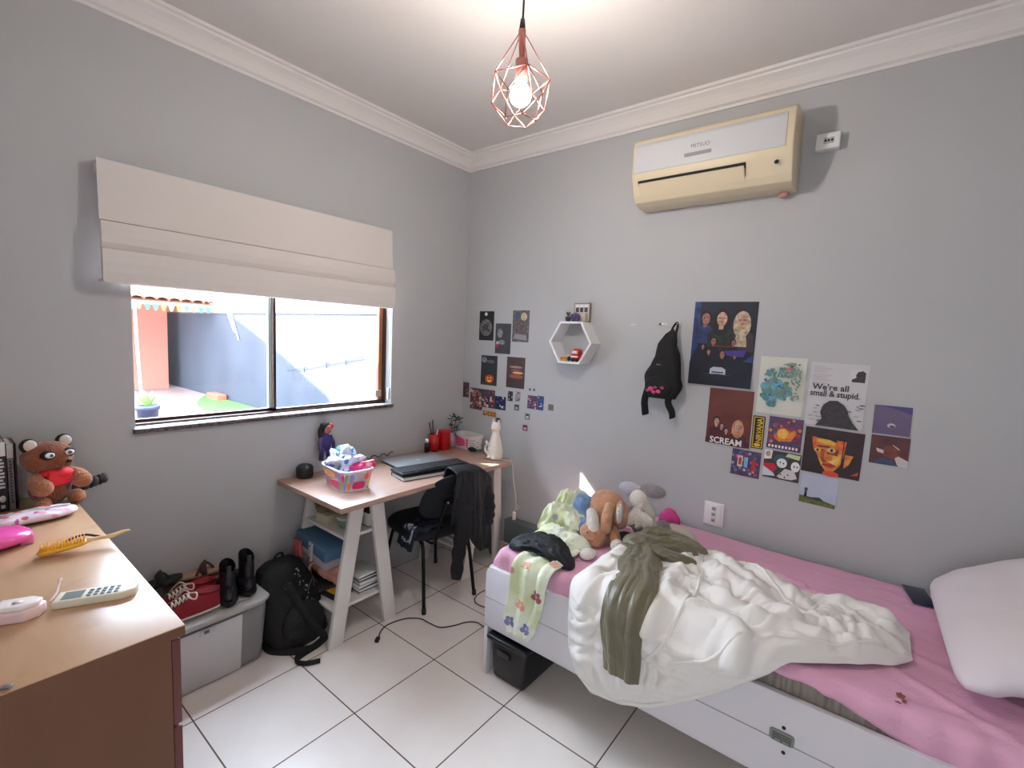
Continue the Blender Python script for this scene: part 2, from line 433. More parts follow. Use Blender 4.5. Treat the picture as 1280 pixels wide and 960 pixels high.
b = MB(); b.tube([(-9.15, -.5+2.0*i/30, 1.965-.02*abs(sin(i*.6))) for i in range(31)], .006, mat('string_white', (230, 230, 225), .8), seg=5); b.build('string', pen)
for k in range(15):
    b = MB(); yy = -.48+k*.135; c, nm = cols[k % 7]; b.box((-9.16, yy, 1.83), (-9.14, yy+.10, 1.95), mat('bunting_'+nm, c, .7), taper=.35); tag(b.build('pennant', pen), nm+' pennant')
# unseen gable-shaped block on posts, added to cast shade on the boundary wall
hb = thing('shade_gable', 'unseen gable shaped block added outside to shade the grey wall', 'building', (-11, -2.6, 2.2))
b = MB(); b.prism([(-15, 2.6), (-7.65, 2.6), (-7.5, 3.45), (-8.0, 4.0), (-9.6, 4.62), (-11.7, 5.3), (-15, 6.0)], (-3.6, -.55), terra, axis='y'); b.build('gable_block', hb)
for (x, y) in ((-15, -3.55), (-15, -.85), (-7.75, -3.55)):
    b = MB(); b.box((x, y, GZ), (x+.25, y+.25, 2.62), terra); b.build('post', hb)
# unseen block added left of the window to narrow the sun patch indoors
b = MB(); b.box((-3.8, -3.6, GZ), (-.16, -2.16, 3.75), wall_m); b.build('sun_block_wall', keep=True)['kind'] = 'structure'
pot = thing('potted_plant', 'green leafy plant in a dark blue pot outside the window', 'plant', (-5.3, -.625, GZ))
b = MB(); b.lathe([(0, 0), (.095, 0), (.125, .42), (.14, .42), (.14, .48), (.12, .48), (.11, .42), (0, .42)], (-5.3, -.625, GZ), mat('pot_blue', (22, 36, 62), .5)); b.build('pot', pot)
b = MB(); lf = mat('leaf_green', (96, 130, 60), .6)
for k in range(26):
    a = k*2.4; L = .16+.14*random.random(); c = V((-5.3, -.625, GZ+.42))
    d = V((cos(a)*.55, sin(a)*.55, .9)).normalized()
    sdir = d.cross(V((0, 0, 1))).normalized()*.03
    b.add([c+d*.02, c+d*L*.55+sdir+V((0, 0, .02)), c+d*L, c+d*L*.55-sdir+V((0, 0, .02))], [[0, 1, 2, 3]], lf)
b.build('foliage', pot)
b = MB(); b.box((-9.1, 1.38, GZ), (-8.5, 1.56, GZ+.13), mat('brick', (150, 74, 52), .9), bev=.01)
tag(b.build('clay_block'), 'orange clay block lying on the grass outside', 'brick')
b = MB(); b.tube(spline([(-6.3, -.30, GZ+.02), (-6.7, -.26, .08), (-7, -.27, .30), (-7, -.31, 1.05), (-7, -.335, 1.9)]), .02, mat('pipe_white', (225, 222, 220), .5))
tag(b.build('downpipe'), 'thin white downpipe rising behind the blue plant pot', 'pipe')
b = MB(); b.tube([(-8.55, 1.57, 1.98), (-8.1, 1.57, 1.45)], .012, mat('pipe_white', (225, 222, 220), .5)); b.tube([(-8.35, 1.57, 1.95), (-7.9, 1.57, 1.30)], .012, mat('pipe_white', (225, 222, 220), .5))
tag(b.build('wall_brackets'), 'pair of thin white rods leaning on the shaded grey wall', 'rod')
b = MB(); wire = [(-5.9, 1.58, .82), (-5.0, 1.58, .97), (-4.6, 1.58, 1.04), (-4.1, 1.58, 1.12), (-3.6, 1.58, 1.2)]
b.tube(wire, .004, black, seg=5)
for x, z in ((-5.3, .92), (-4.6, 1.04), (-4.05, 1.13)): b.tube([(x-.02, 1.575, z+.07), (x+.01, 1.575, z-.08)], .006, black, seg=5)
tag(b.build('clothes_wire'), 'thin sagging wire with pegs along the sunlit grey wall', 'wire')

# ---------------------------------------------------------------- roman blind
bl_m = mat('blind_cloth', (214, 206, 201), .85, bump=.15, bscale=300)
bl = thing('roman_blind', 'off-white roman blind half raised over the window', 'blind', (.06, -1.41, 1.72))
y0, y1 = -2.093, -.722
b = MB(); b.box((.002, y0+.004, 2.150), (.062, y1-.004, 2.184), white_m); b.build('headrail', bl)
def band(p, name):
    n = len(p); back = [(x-.006, z) for x, z in p[::-1]]; b = MB(); b.prism(p+back, (y0, y1), bl_m, axis='y')
    # axis y: (a, c, b)
    return b.build(name, bl)
band([(.066, 2.187), (.070, 2.10), (.074, 2.02), (.079, 1.958)], 'top_panel')
band([(.078, 1.956), (.094, 1.952), (.100, 1.93), (.104, 1.90), (.100, 1.872), (.088, 1.853)], 'fold')
band([(.088, 1.853), (.106, 1.846), (.109, 1.80), (.106, 1.76), (.100, 1.728)], 'fold')
b = MB(); b.box((.060, y0+.004, 1.735), (.064, y1-.004, 2.18), bl_m); b.build('leak_sheet', bl)  # backing sheet added to stop light leaking between the folds
b = MB(); b.box((.022, y0+.002, 1.722), (.100, y1-.002, 1.732), bl_m); b.build('bottom_bar', bl)
b = MB(); b.tube([(.03, -.706, 2.17), (.03, -.700, 1.6), (.028, -.698, 1.22)], .0018, white_m, seg=5); b.box((.02, -.708, 1.15), (.034, -.690, 1.225), white_m, bev=.004); b.build('pull_cord', bl)

# ---------------------------------------------------------------- pendant lamp
LX, LY = 1.43, -1.243
pl = thing('pendant_lamp', 'copper wire cage pendant lamp with a glowing round bulb', 'lamp', (LX, LY, 2.30))
copper = mat('copper_wire', (178, 112, 104), .3, .8)
b = MB(); b.tube([(LX, LY, H), (LX-.004, LY, 2.6)], .0035, black, seg=8); b.lathe([(.05, 0), (.05, -.018), (.02, -.03), (0, -.03)], (LX, LY, H), white_m); b.build('cord', pl)
ZT, ZU, ZM, ZB = 2.600, 2.437, 2.37, 2.305
def ring(n, r, z, ph): return [V((LX+r*cos(ph+2*pi*i/n), LY+r*sin(ph+2*pi*i/n), z)) for i in range(n)]
b = MB(); top = V((LX-.004, LY, ZT)); u = ring(5, .098, ZU, .55); mm = ring(5, .098, ZM-.005, .55+pi/5); lo = ring(5, .055, ZB, .55)
R = .0019
for i in range(5):
    for p, q in ((top, u[i]), (u[i], u[(i+1) % 5]), (u[i], mm[i]), (u[(i+1) % 5], mm[i]), (mm[i], lo[i]), (mm[i], lo[(i+1) % 5]), (lo[i], lo[(i+1) % 5])): b.cyl(p, q, R, copper, seg=7)
b.build('wire_cage', pl)
b = MB(); b.cyl((LX-.004, LY, 2.63), (LX-.004, LY, 2.595), .007, black, r2=.011); b.cyl((LX-.004, LY, 2.595), (LX, LY, 2.50), .013, copper, r2=.009); b.cyl((LX, LY, 2.50), (LX, LY, 2.435), .021, copper); b.build('socket', pl)
bulb_m = bpy.data.materials.new('bulb_glow'); bulb_m.use_nodes = True
pb = bulb_m.node_tree.nodes['Principled BSDF']; pb.inputs['Base Color'].default_value = (1, .95, .85, 1); pb.inputs['Emission Color'].default_value = (1, .93, .87, 1); pb.inputs['Emission Strength'].default_value = 200
b = MB(); b.ball((LX, LY, 2.388), .036, bulb_m); b.cyl((LX, LY, 2.44), (LX, LY, 2.41), .014, bulb_m, r2=.022); b.build('bulb', pl)

# ---------------------------------------------------------------- air conditioner
cream = mat('aged_cream_plastic', (216, 200, 170), .4, var=.05, vscale=3)
acw = mat('ac_panel_white', (198, 198, 200), .25)
ac = thing('air_conditioner', 'yellowed wall mounted split air conditioner high on the back wall', 'air conditioner', (1.72, -.1, 2.29))
x0, x1 = 1.36, 2.088
b = MB(); b.prism([(-.001, 2.628), (-.155, 2.622), (-.196, 2.600), (-.205, 2.56), (-.208, 2.43), (-.200, 2.405), (-.170, 2.335), (-.15, 2.305), (-.10, 2.292), (-.001, 2.292)], (x0, x1), cream, axis='x', bev=.006); body = b.build('casing', ac)
b = MB(); b.prism([(-.199, 2.585), (-.2085, 2.565), (-.2115, 2.44), (-.206, 2.437), (-.200, 2.5)], (x0+.012, x1-.03), acw, axis='x', bev=.002); pan = b.build('front_panel', ac)
b = MB(); M = TR(1.655, -.2115, 2.508) @ RX(pi/2)
b.text('MITSUO', .026, mat('grey_print', (92, 92, 96), .5), M, sx=.95); b.box((1.628, -.2135, 2.472), (1.752, -.2108, 2.488), mat('grey_strip', (140, 138, 140), .4)); tag(b.build('badge', ac), 'grey lettering and strip on the panel')
def fp(t): return (-.2035+.044*t, 2.398-.075*t)   # slope of the outlet face
b = MB(); a0, a1 = fp(-.02), fp(.25); b.prism([(a0[0]-.002, a0[1]), (a1[0]-.002, a1[1]), (a1[0]+.02, a1[1]+.01), (a0[0]+.02, a0[1]+.01)], (x0+.035, x1-.185), black, axis='x'); b.build('air_slot', ac)
b = MB(); a1 = fp(.97); b.box((x0+.036, a1[0]-.0012, a1[1]-.002), (x1-.186, a1[0]+.01, a1[1]+.001), black); b.prism([(fp(.0)[0]-.0015, fp(.0)[1]), (fp(1)[0]-.0015, fp(1)[1]), (fp(1)[0]+.01, fp(1)[1]), (fp(0)[0]+.01, fp(0)[1])], (x1-.1865, x1-.1845), black, axis='x'); b.build('outlet_seam', ac)
b = MB(); a0, a1 = fp(.22), fp(.95); b.prism([(a0[0]-.012, a0[1]+.004), (a1[0]-.006, a1[1]), (a1[0]+.006, a1[1]+.004), (a0[0]-.006, a0[1]+.008)], (x0+.04, x1-.19), cream, axis='x'); b.build('louvre', ac)
b = MB(); b.cyl((x1-.06, -.19, 2.385), (x1-.06, -.208, 2.377), .008, black); b.build('sensor', ac)
b = MB(); b.ball((x1-.05, -.03, 2.284), (.022, .02, .016), mat('foam_pink', (190, 140, 130), .9)); b.build('drain_stub', ac)
ob = thing('wall_outlet_box', 'small white outlet box to the right of the air conditioner', 'outlet', (2.19, -.02, 2.45))
b = MB(); b.box((2.146, -.042, 2.452), (2.236, 0, 2.520), white_m, bev=.004); b.build('box', ob)
b = MB()
for d in (-.012, 0, .012): b.cyl((2.195+d, -.040, 2.487), (2.195+d, -.0435, 2.487), .0045, black, seg=10)
b.box((2.176, -.0428, 2.474), (2.214, -.0415, 2.500), mat('socket_grey', (175, 173, 172), .4), bev=.001); b.build('socket_holes', ob)
so = thing('wall_socket', 'white double wall socket above the pink bed', 'outlet', (1.85, -.01, .64))
b = MB(); b.box((1.80, -.010, .642), (1.898, 0, .768), white_m, bev=.005); b.box((1.812, -.0125, .652), (1.886, -.009, .758), white_m, bev=.003); b.build('plate', so)
b = MB()
for z in (.735, .705, .675): b.box((1.840, -.015, z-.010), (1.860, -.0125, z+.010), mat('socket_grey', (175, 173, 172), .4), bev=.001)
for z in (.737, .705, .673): b.cyl((1.85, -.014, z), (1.85, -.0158, z), .003, black, seg=8); b.cyl((1.842, -.014, z), (1.842, -.0158, z), .002, black, seg=8)
b.build('socket_holes', so)

# ---------------------------------------------------------------- desk on trestles
dwood = wood_mat('desk_wood', (176, 144, 128), (150, 118, 102), .38, (1.2, .25, 1))
DZ = .77
dk = thing('trestle_desk', 'wood topped desk on two white A-frame trestles with shelves, in the corner', 'desk', (.31, -.76, 0))
b = MB(); b.box((.006, -1.392, DZ-.026), (.615, -.13, DZ), dwood, bev=.002); b.build('tabletop', dk)
def leg(x, yb, yt, nm='leg'):
    b = MB(); w = .038
    b.prism([(yb-w, 0), (yb+w, 0), (yt+w, DZ-.027), (yt-w, DZ-.027)], (x-.012, x+.012), whitemat, axis='x', bev=.0015); return b.build(nm, dk)
TRS = ((-1.322, -1.198, -.992, -1.095), (-.395, -.262, -.070, -.120))
for (a, at, c, ct) in TRS:
    for x in (.455, .055): leg(x, a, at); leg(x, c, ct)
    for z in (.185, .545):
        k = z/DZ; ya = a+(at-a)*k; yc = c+(ct-c)*k
        b = MB(); b.box((.03, ya-.032, z-.016), (.442, yc+.036, z), whitemat, bev=.0015); b.build('shelf', dk)
    b = MB(); b.box((.07, at+.02, DZ-.09), (.44, at+.04, DZ-.027), whitemat); b.build('crossbar', dk)

def slab(name, lo, hi, m, label, cat, group=None, rz=0, page=None, bev=.002):
    """a lying book, box or folder; page = paper block colour"""
    c = V(((lo[0]+hi[0])/2, (lo[1]+hi[1])/2, lo[2])); h = V(((hi[0]-lo[0])/2, (hi[1]-lo[1])/2, hi[2]-lo[2]))
    t = thing(name, label, cat, c, rz, group)
    if page:
        b = MB(); b.box((-h.x, -h.y, 0), (h.x, h.y, .002), m); b.box((-h.x, -h.y, h.z-.002), (h.x, h.y, h.z), m); b.box((-h.x, -h.y, 0), (-h.x+.003, h.y, h.z), m); b.build('cover', t, world=False)
        b = MB(); b.box((-h.x+.003, -h.y+.004, .002), (h.x-.004, h.y-.004, h.z-.002), page); b.build('pages', t, world=False)
    else:
        b = MB(); b.box((-h.x, -h.y, 0), (h.x, h.y, h.z), m, bev=bev); b.build('body', t, world=False)
    return t
paper = mat('paper_white', (226, 224, 220), .8)
papy = mat('paper_grey', (190, 188, 190), .8)
darkbook = mat('book_navy', (40, 42, 62), .5)
# left trestle, lower shelf (z .185): magazines and books, right part
stack = [('magazine', .012, papy, 'white magazine, lowest of the pile on the lower desk shelf'), ('book', .020, darkbook, 'navy book just above the lowest magazine on the desk shelf'),
         ('notebook', .016, paper, 'white notebook in the middle of the desk shelf pile'), ('book', .022, mat('book_grey', (150, 152, 160), .5), 'grey book above the white notebook in the desk shelf pile'),
         ('book', .016, mat('book_black', (30, 30, 34), .5), 'thin black book near the top of the desk shelf pile'), ('magazine', .010, paper, 'open white magazine on top of the desk shelf pile')]
z = .186
for i, (nm, t, m, lab) in enumerate(stack):
    w = .012*((i*7) % 3)
    slab(nm, (.24+w, -1.155-w*.4, z), (.425-w*.4, -1.035+w*.2, z+t), m, lab, nm, 'books and magazines on the lower desk shelf', rz=.05*((i % 3)-1), page=paper if i in (1, 3, 4) else None); z += t+.001
y_m = mat('yellow_box', (226, 172, 38), .5)
t = slab('game_box', (.20, -1.285, .186), (.36, -1.165, .214), mat('book_black2', (32, 30, 32), .5), 'flat black and yellow box lying on the lower desk shelf', 'box', rz=.1)
b = MB(); b.box((-.072, -.052, .028), (.072, .052, .0295), y_m); b.ball((0, 0, .029), (.018, .014, .002), paper); tag(b.build('lid_print', t, world=False), 'yellow printed top')
slab('folder', (.07, -1.30, .216), (.30, -1.13, .232), mat('folder_dark', (46, 42, 44), .5), 'dark folder lying under the pink bag on the lower desk shelf', 'folder', rz=-.12)
# pink bag, blue case
pinkcloth = mat('salmon_cloth', (222, 158, 142), .9, var=.12, vscale=12, bump=.5, bscale=30)
pb_ = thing('pink_pouch', 'soft salmon pink pouch with a strap, crammed on the lower desk shelf', 'pouch', (.17, -1.2, .235))
b = MB(); b.ball((.20, -1.19, .285), (.15, .075, .05), pinkcloth, noise_amp=.05, nscale=14, seed=3); b.build('body', pb_)
b = MB(); b.tube(spline([(.20, -1.25, .33), (.17, -1.29, .32), (.18, -1.30, .27), (.22, -1.285, .22), (.23, -1.285, .19)]), .016, pinkcloth, flat=.35); b.build('strap', pb_)
bc = thing('blue_case', 'blue and grey storage case with a grey strap, on top of the pink pouch', 'case', (.17, -1.2, .335), 0, rot=(0, 0, 0))
b = MB(); blue = mat('case_blue', (70, 104, 134), .6, bump=.2); grey = mat('case_grey', (164, 158, 160), .6)
M = TR(.19, -1.22, .415) @ RX(-.0) @ RY(.12)
b.box((-.15, -.09, -.055), (.15, .09, -.012), grey, bev=.012, M=M); b.build('base', bc)
b = MB(); b.box((-.15, -.092, -.012), (.15, .09, .055), blue, bev=.014, M=M); b.build('lid', bc)
b = MB(); b.box((.0, -.1, -.05), (.035, -.088, .05), mat('strap_grey', (178, 176, 178), .5), bev=.004, M=M); b.cyl((.0175, -.1, -.035), (.0175, -.104, -.035), .004, black, M=M); b.cyl((.0175, -.1, .035), (.0175, -.104, .035), .004, black, M=M); b.build('strap', bc)
b = MB(); b.box((.05, -1.33, .205), (.12, -1.312, .44), mat('folder_red', (190, 92, 96), .6), bev=.003); tag(b.build('folder'), 'thin red folder standing at the left end of the lower desk shelf', 'folder')
b = MB(); b.ball((.14, -1.10, .25), (.07, .05, .06), mat('maroon_cloth', (92, 30, 40), .9, bump=.5), noise_amp=.04, seed=9); tag(b.build('cloth_bundle'), 'crumpled maroon cloth behind the pink pouch on the desk shelf', 'cloth')
# upper shelf (z .545)
gb = thing('green_container', 'round pale green food container on the upper desk shelf', 'container', (.34, -1.17, .546))
b = MB(); b.lathe([(0, 0), (.05, 0), (.062, .05), (0, .05)], (.33, -1.165, .546), mat('green_plastic', (120, 156, 128), .4)); b.build('bowl', gb)
b = MB(); b.lathe([(.0, .062), (.060, .062), (.066, .056), (.066, .048), (.0, .048)], (.33, -1.165, .546), mat('lid_mint', (190, 206, 190), .4)); b.build('lid', gb)
slab('small_box', (.14, -1.245, .546), (.24, -1.175, .590), mat('box_cream', (196, 186, 156), .6), 'small cream box on the upper desk shelf', 'box', rz=.1)
b = MB(); b.ball((.13, -1.19, .625), (.09, .045, .034), mat('olive_bits', (120, 112, 74), .8, col2=(70, 50, 44), vscale=30, bump=.6), noise_amp=.03, seed=5, nscale=20); tag(b.build('craft_pouch'), 'olive patterned pouch lying on the cream box under the desk', 'pouch')
slab('book', (.27, -1.11, .546), (.42, -1.04, .62), mat('book_purple', (66, 46, 62), .5), 'dark purple book at the right end of the upper desk shelf', 'book', page=paper)
# right trestle shelves
for i, (m, lab) in enumerate(((papy, 'grey magazine lowest on the shelf by the bed'), (mat('book_brown', (110, 90, 80), .6), 'brown book in the middle of the shelf pile by the bed'), (paper, 'white folder on top of the shelf pile by the bed'))):
    slab('book', (.15, -.36+.02*i, .186+i*.024), (.42-.02*i, -.10, .206+i*.024), m, lab, 'book', 'books on the right trestle shelf', rz=.06*(i-1), page=paper if i < 2 else None)
b = MB(); b.cyl((.30, -.33, .287), (.46, -.16, .287), .026, mat('roll_white', (206, 206, 210), .6)); tag(b.build('paper_roll'), 'white paper roll lying across the right trestle shelf', 'roll')
slab('document_box', (.52, -.085, .17), (.80, -.01, .33), mat('file_grey', (92, 100, 104), .6), 'dark grey file box against the wall beside the bed foot', 'box')
slab('shoe_box', (.50, -.10, .0), (.83, -.01, .168), mat('board_pinkish', (170, 150, 148), .7), 'greyish pink cardboard box on the floor under the grey file box', 'box')

# ---------------------------------------------------------------- things on the desk
bt = thing('plastic_basket', 'clear plastic basket with bright coloured dots, on the desk front corner', 'basket', (.33, -1.18, DZ), -.10)
clear = mat('clear_plastic', (238, 226, 236), .15, alpha=.45, coat=.5)
rim = mat('basket_rim', (240, 232, 244), .25)
b = MB(); hx, hy, hh = .135, .088, .105
def wl(u, v, k):   # tapered wall point: u around 0..1 over a rounded rectangle
    a = 2*pi*u; n = 5; cx = abs(cos(a))**(2/n)*(1 if cos(a) >= 0 else -1); sx = abs(sin(a))**(2/n)*(1 if sin(a) >= 0 else -1)
    f = .84+.16*v+k; return (cx*hx*f, sx*hy*f, v*hh)
b.grid(lambda u, v: wl(u, v, 0), 64, 6, clear, cycu=True); b.grid(lambda u, v: (wl(u, 0, 0)[0]*v, wl(u, 0, 0)[1]*v, .002), 64, 3, clear, cycu=True)
b.build('bin', bt, world=False)
b = MB(); b.tube([V(wl(i/64, 1, .015)) for i in range(64)], .006, rim, cyc=True, seg=6); b.build('rim', bt, world=False)
dots = [(226, 60, 130), (240, 140, 60), (130, 180, 90), (150, 110, 190), (240, 210, 90), (220, 90, 60), (150, 160, 220), (235, 60, 110), (250, 170, 110)]
b = MB(); q = 0
for r in range(2):
    for i in range(17):
        u = (i+.5*r)/17; z = (.28, .70)[r]; m = mat('dot_%d' % (q % 9), dots[q % 9], .4); q += 4
        vs = [wl(u, z, .012)] + [wl(u+.022*cos(t*pi/6), z+.20*sin(t*pi/6), .012) for t in range(12)]
        b.add(vs, [[0, t+1, (t+1) % 12+1] for t in range(12)], m, True)
tag(b.build('dots', bt, world=False), 'rows of coloured dots')
bagm = spots_mat('printed_film', (210, 220, 240), [(110, 140, 210), (240, 245, 250), (190, 190, 235), (200, 120, 160), (90, 130, 190)], 26, rough=.25, th=.4, bump=.6)
b = MB(); b.ball((.285, -1.175, DZ+.112), (.085, .075, .068), bagm, noise_amp=.055, nscale=22, seed=2); tag(b.build('film_bag'), 'crumpled shiny blue and white plastic bag in the dotted basket', 'bag')
b = MB(); b.ball((.265, -1.15, DZ+.178), (.05, .035, .014), mat('blue_wrap', (96, 160, 214), .25, bump=.6), noise_amp=.02, nscale=20, seed=4); tag(b.build('blue_packet'), 'small blue packet on top of the bag in the basket', 'packet')
pk = mat('pink_packet', (226, 60, 130), .35, bump=.5)
b = MB(); b.box((-.04, -.016, -.02), (.04, .016, .02), pk, bev=.008, M=TR(.375, -1.16, DZ+.098) @ RZ(.6) @ RX(.4)); tag(b.build('pink_packet'), 'magenta packet in the dotted basket beside the film bag', 'packet')
b = MB(); b.box((-.045, -.016, -.02), (.045, .016, .02), mat('pink_white', (244, 190, 206), .35, col2=(222, 40, 90), vscale=30), bev=.008, M=TR(.405, -1.115, DZ+.112) @ RZ(.5) @ RY(-.3)); tag(b.build('pink_packet'), 'pink and white packet at the right end of the dotted basket', 'packet')
b = MB(); b.lathe([(0, 0), (.040, 0), (.044, .012), (.044, .055), (.036, .066), (0, .068)], (.055, -1.265, DZ), black); b.lathe([(0, .071), (.028, .0705), (.03, .067)], (.055, -1.265, DZ), mat('mesh_grey', (60, 60, 64), .7)); tag(b.build('round_speaker'), 'small round black speaker at the desk end behind the basket', 'speaker')
# doll hanging on the wall above the basket
dl = thing('small_doll', 'small dark figure doll hanging on the wall above the basket', 'doll', (.03, -1.15, .86))
navy = mat('doll_navy', (34, 36, 84), .7, col2=(60, 50, 110), vscale=40); skin = mat('doll_skin', (178, 92, 84), .6); hair = mat('doll_hair', (26, 22, 34), .7)
b = MB(); b.ball((.05, -1.14, .945), (.022, .036, .055), navy, noise_amp=.01, seed=1); b.tube([(.05, -1.155, .92), (.05, -1.165, .88), (.05, -1.168, .845)], .013, navy); b.tube([(.05, -1.128, .92), (.05, -1.124, .88), (.05, -1.122, .845)], .013, navy); b.tube([(.055, -1.115, .98), (.06, -1.098, .94), (.065, -1.10, .905)], .010, navy); b.tube([(.055, -1.168, .975), (.06, -1.182, .94), (.065, -1.178, .90)], .010, mat('doll_purple', (96, 70, 120), .7)); bd = b.build('body', dl)
b = MB(); b.ball((.055, -1.135, 1.02), (.024, .024, .028), skin); b.ball((.075, -1.128, 1.018), (.005, .005, .005), skin)
for s in (-1, 1): b.ball((.076, -1.133+s*.009, 1.026), .003, black)
b.build('head', dl)
b = MB(); b.ball((.045, -1.142, 1.03), (.026, .030, .034), hair); b.ball((.04, -1.165, 1.0), (.016, .014, .04), hair); b.ball((.052, -1.108, 1.035), (.012, .014, .014), mat('doll_bow', (196, 60, 70), .6)); b.build('hair', dl)
# laptop, keyboard
lt = thing('laptop', 'closed grey laptop lying on the desk behind the keyboard', 'laptop', (.235, -.625, DZ), -.18)
M = RZ(0); alu = mat('laptop_grey', (136, 138, 140), .4, .1)
b = MB(); b.box((-.125, -.185, 0), (.125, .185, .010), black, bev=.003); b.build('base', lt, world=False)
b = MB(); b.box((-.125, -.185, .011), (.125, .185, .019), alu, bev=.003); b.build('lid', lt, world=False)
b = MB(); b.ball((0, 0, .0192), (.014, .014, .0006), mat('logo_light', (160, 162, 164), .3)); b.build('emblem', lt, world=False)
kb = thing('keyboard', 'black keyboard resting on a white edged notebook at the desk front', 'keyboard', (.445, -.70, DZ+.022), -.20)
b = MB(); b.box((-.072, -.225, 0), (.072, .225, .016), black, bev=.004); b.build('case', kb, world=False)
b = MB(); key = mat('key_black', (34, 34, 38), .5)
for i in range(5):
    for j in range(17):
        if i == 0 and 5 <= j < 10: continue
        b.box((.058-i*.0235-.02, -.215+j*.0253, .016), (.058-i*.0235, -.215+j*.0253+.022, .021), key, bev=.002)
b.box((.038, -.088, .016), (.058, .035, .021), key, bev=.002); b.build('keys', kb, world=False)
slab('notebook', (.385, -.93, DZ), (.53, -.52, DZ+.021), mat('book_black', (30, 30, 34), .5), 'black notebook with white pages under the keyboard', 'notebook', rz=-.20, page=paper)
# cable loops behind laptop
b = MB(); pts = [(.02, -.90+.012*i, DZ+.012+.022*abs(sin(i*.55))) for i in range(22)]; b.tube(spline(pts, 3), .003, black, seg=6); tag(b.build('cable_coil'), 'thin black cable looped along the wall edge of the desk', 'cable')
# red mug, red tin, diffuser sticks
rg = mat('red_tin', (190, 22, 30), .3, var=.15, vscale=30)
mg = thing('red_pen_cup', 'red cup with pens standing on the desk by the window wall', 'cup', (.075, -.345, DZ))
b = MB(); b.lathe([(0, .002), (.036, .002), (.038, .12), (.034, .12), (.032, .006), (0, .006)], (.075, -.345, DZ), rg); b.build('cup', mg)
for i, (dx, dy, L) in enumerate(((-.02, -.03, .20), (.0, -.018, .22), (.014, .02, .15))):
    b = MB(); b.cyl((.075, -.345, DZ+.01), (.075+dx, -.345+dy, DZ+L), .004, (black, black, paper)[i]); tag(b.build('pen', mg), ('black pen', 'black pen', 'white pen')[i])
tn = thing('red_tin', 'tall square red tin to the right of the pen cup', 'tin', (.085, -.262, DZ))
b = MB(); b.box((.052, -.298, DZ), (.118, -.228, DZ+.125), rg, bev=.004); b.build('body', tn)
b = MB(); b.box((.050, -.300, DZ+.125), (.120, -.226, DZ+.140), mat('red_lid', (206, 34, 40), .3), bev=.003); b.build('lid', tn)
bt2 = thing('small_bottle', 'small dark bottle with a white cap left of the red cup', 'bottle', (.075, -.41, DZ))
b = MB(); b.lathe([(0, 0), (.016, 0), (.016, .06), (.008, .07), (0, .07)], (.075, -.41, DZ), mat('bottle_dark', (40, 28, 26), .2), seg=14); b.build('bottle', bt2)
b = MB(); b.cyl((.075, -.41, DZ+.07), (.075, -.41, DZ+.095), .011, paper, seg=12); b.build('cap', bt2)
pp = thing('slim_plant', 'dark trailing plant in a thin glass vase between tin and basket', 'plant', (.075, -.17, DZ))
b = MB(); b.lathe([(0, 0), (.022, 0), (.024, .08), (.016, .11), (.014, .11), (.02, .08), (.018, .01), (0, .01)], (.075, -.17, DZ), clear, seg=16); b.build('vase', pp)
b = MB(); dlf = mat('leaf_dark', (38, 46, 38), .6)
for s in range(3):
    pth = spline([(.075, -.17, DZ+.02), (.075+.01*s, -.175+.012*s, DZ+.12), (.07+.015*s, -.18+.03*s, DZ+.2), (.08, -.165+.03*s, DZ+.235-.02*s)], 5); b.tube(pth, .0025, dlf, seg=5)
    for i, p in enumerate(pth[3:]):
        a = i*2.3+s; d = V((cos(a), sin(a), .3)).normalized(); e = d.cross(V((0, 0, 1))).normalized()*.011
        b.add([p, p+d*.015+e, p+d*.034, p+d*.015-e, p+d*.015+V((0, 0, .006))], [[0, 1, 4], [1, 2, 4], [2, 3, 4], [3, 0, 4]], dlf)
b.build('foliage', pp)
wb = thing('white_basket', 'white perforated basket with a pink print, at the desk corner', 'basket', (.15, -.085, DZ), -.1)
b = MB(); wp = mat('white_plastic', (222, 216, 210), .4)
b2x, b2y, b2h = .115, .065, .095
def wl2(u, v, k=0):
    a = 2*pi*u; n = 6; cx = abs(cos(a))**(2/n)*(1 if cos(a) >= 0 else -1); sx = abs(sin(a))**(2/n)*(1 if sin(a) >= 0 else -1)
    f = .9+.1*v+k; return (cx*b2x*f, sx*b2y*f, v*b2h)
b.grid(lambda u, v: wl2(u, v), 56, 4, wp, cycu=True); b.grid(lambda u, v: wl2(u, v, -.05), 56, 4, wp, cycu=True); b.grid(lambda u, v: (wl2(u, 0)[0]*v, wl2(u, 0)[1]*v, .002), 56, 3, wp, cycu=True)
b.build('bin', wb, world=False)
b = MB(); b.tube([V(wl2(i/56, 1, .0)) for i in range(56)], .005, wp, cyc=True, seg=6); b.build('rim', wb, world=False)
b = MB()
for i in range(24):
    for r in range(4):
        p, q = V(wl2((i+.5*(r % 2))/24, .2+.18*r, .012)), V(wl2((i+.5*(r % 2))/24, .2+.18*r, -.002)); b.cyl(q, p, .004, mat('hole_grey', (120, 112, 108), .8), seg=6)
b.build('holes', wb, world=False)
for u0 in (.70, .742, .782):
    b = MB(); vs = [wl2(u0+.017*cos(t*pi/5), .5+.42*sin(t*pi/5), .03) for t in range(10)]; b.add(vs, [list(range(10))], mat('pink_print', (222, 90, 130), .6)); tag(b.build('flower_print', wb, world=False), 'pink flower print')
b = MB(); b.ball((.275, -.165, DZ+.016), (.042, .022, .014), mat('black_cloth', (20, 19, 22), .85), noise_amp=.012, seed=7); tag(b.build('black_pouch'), 'small black glasses pouch on the desk in front of the white basket', 'pouch')
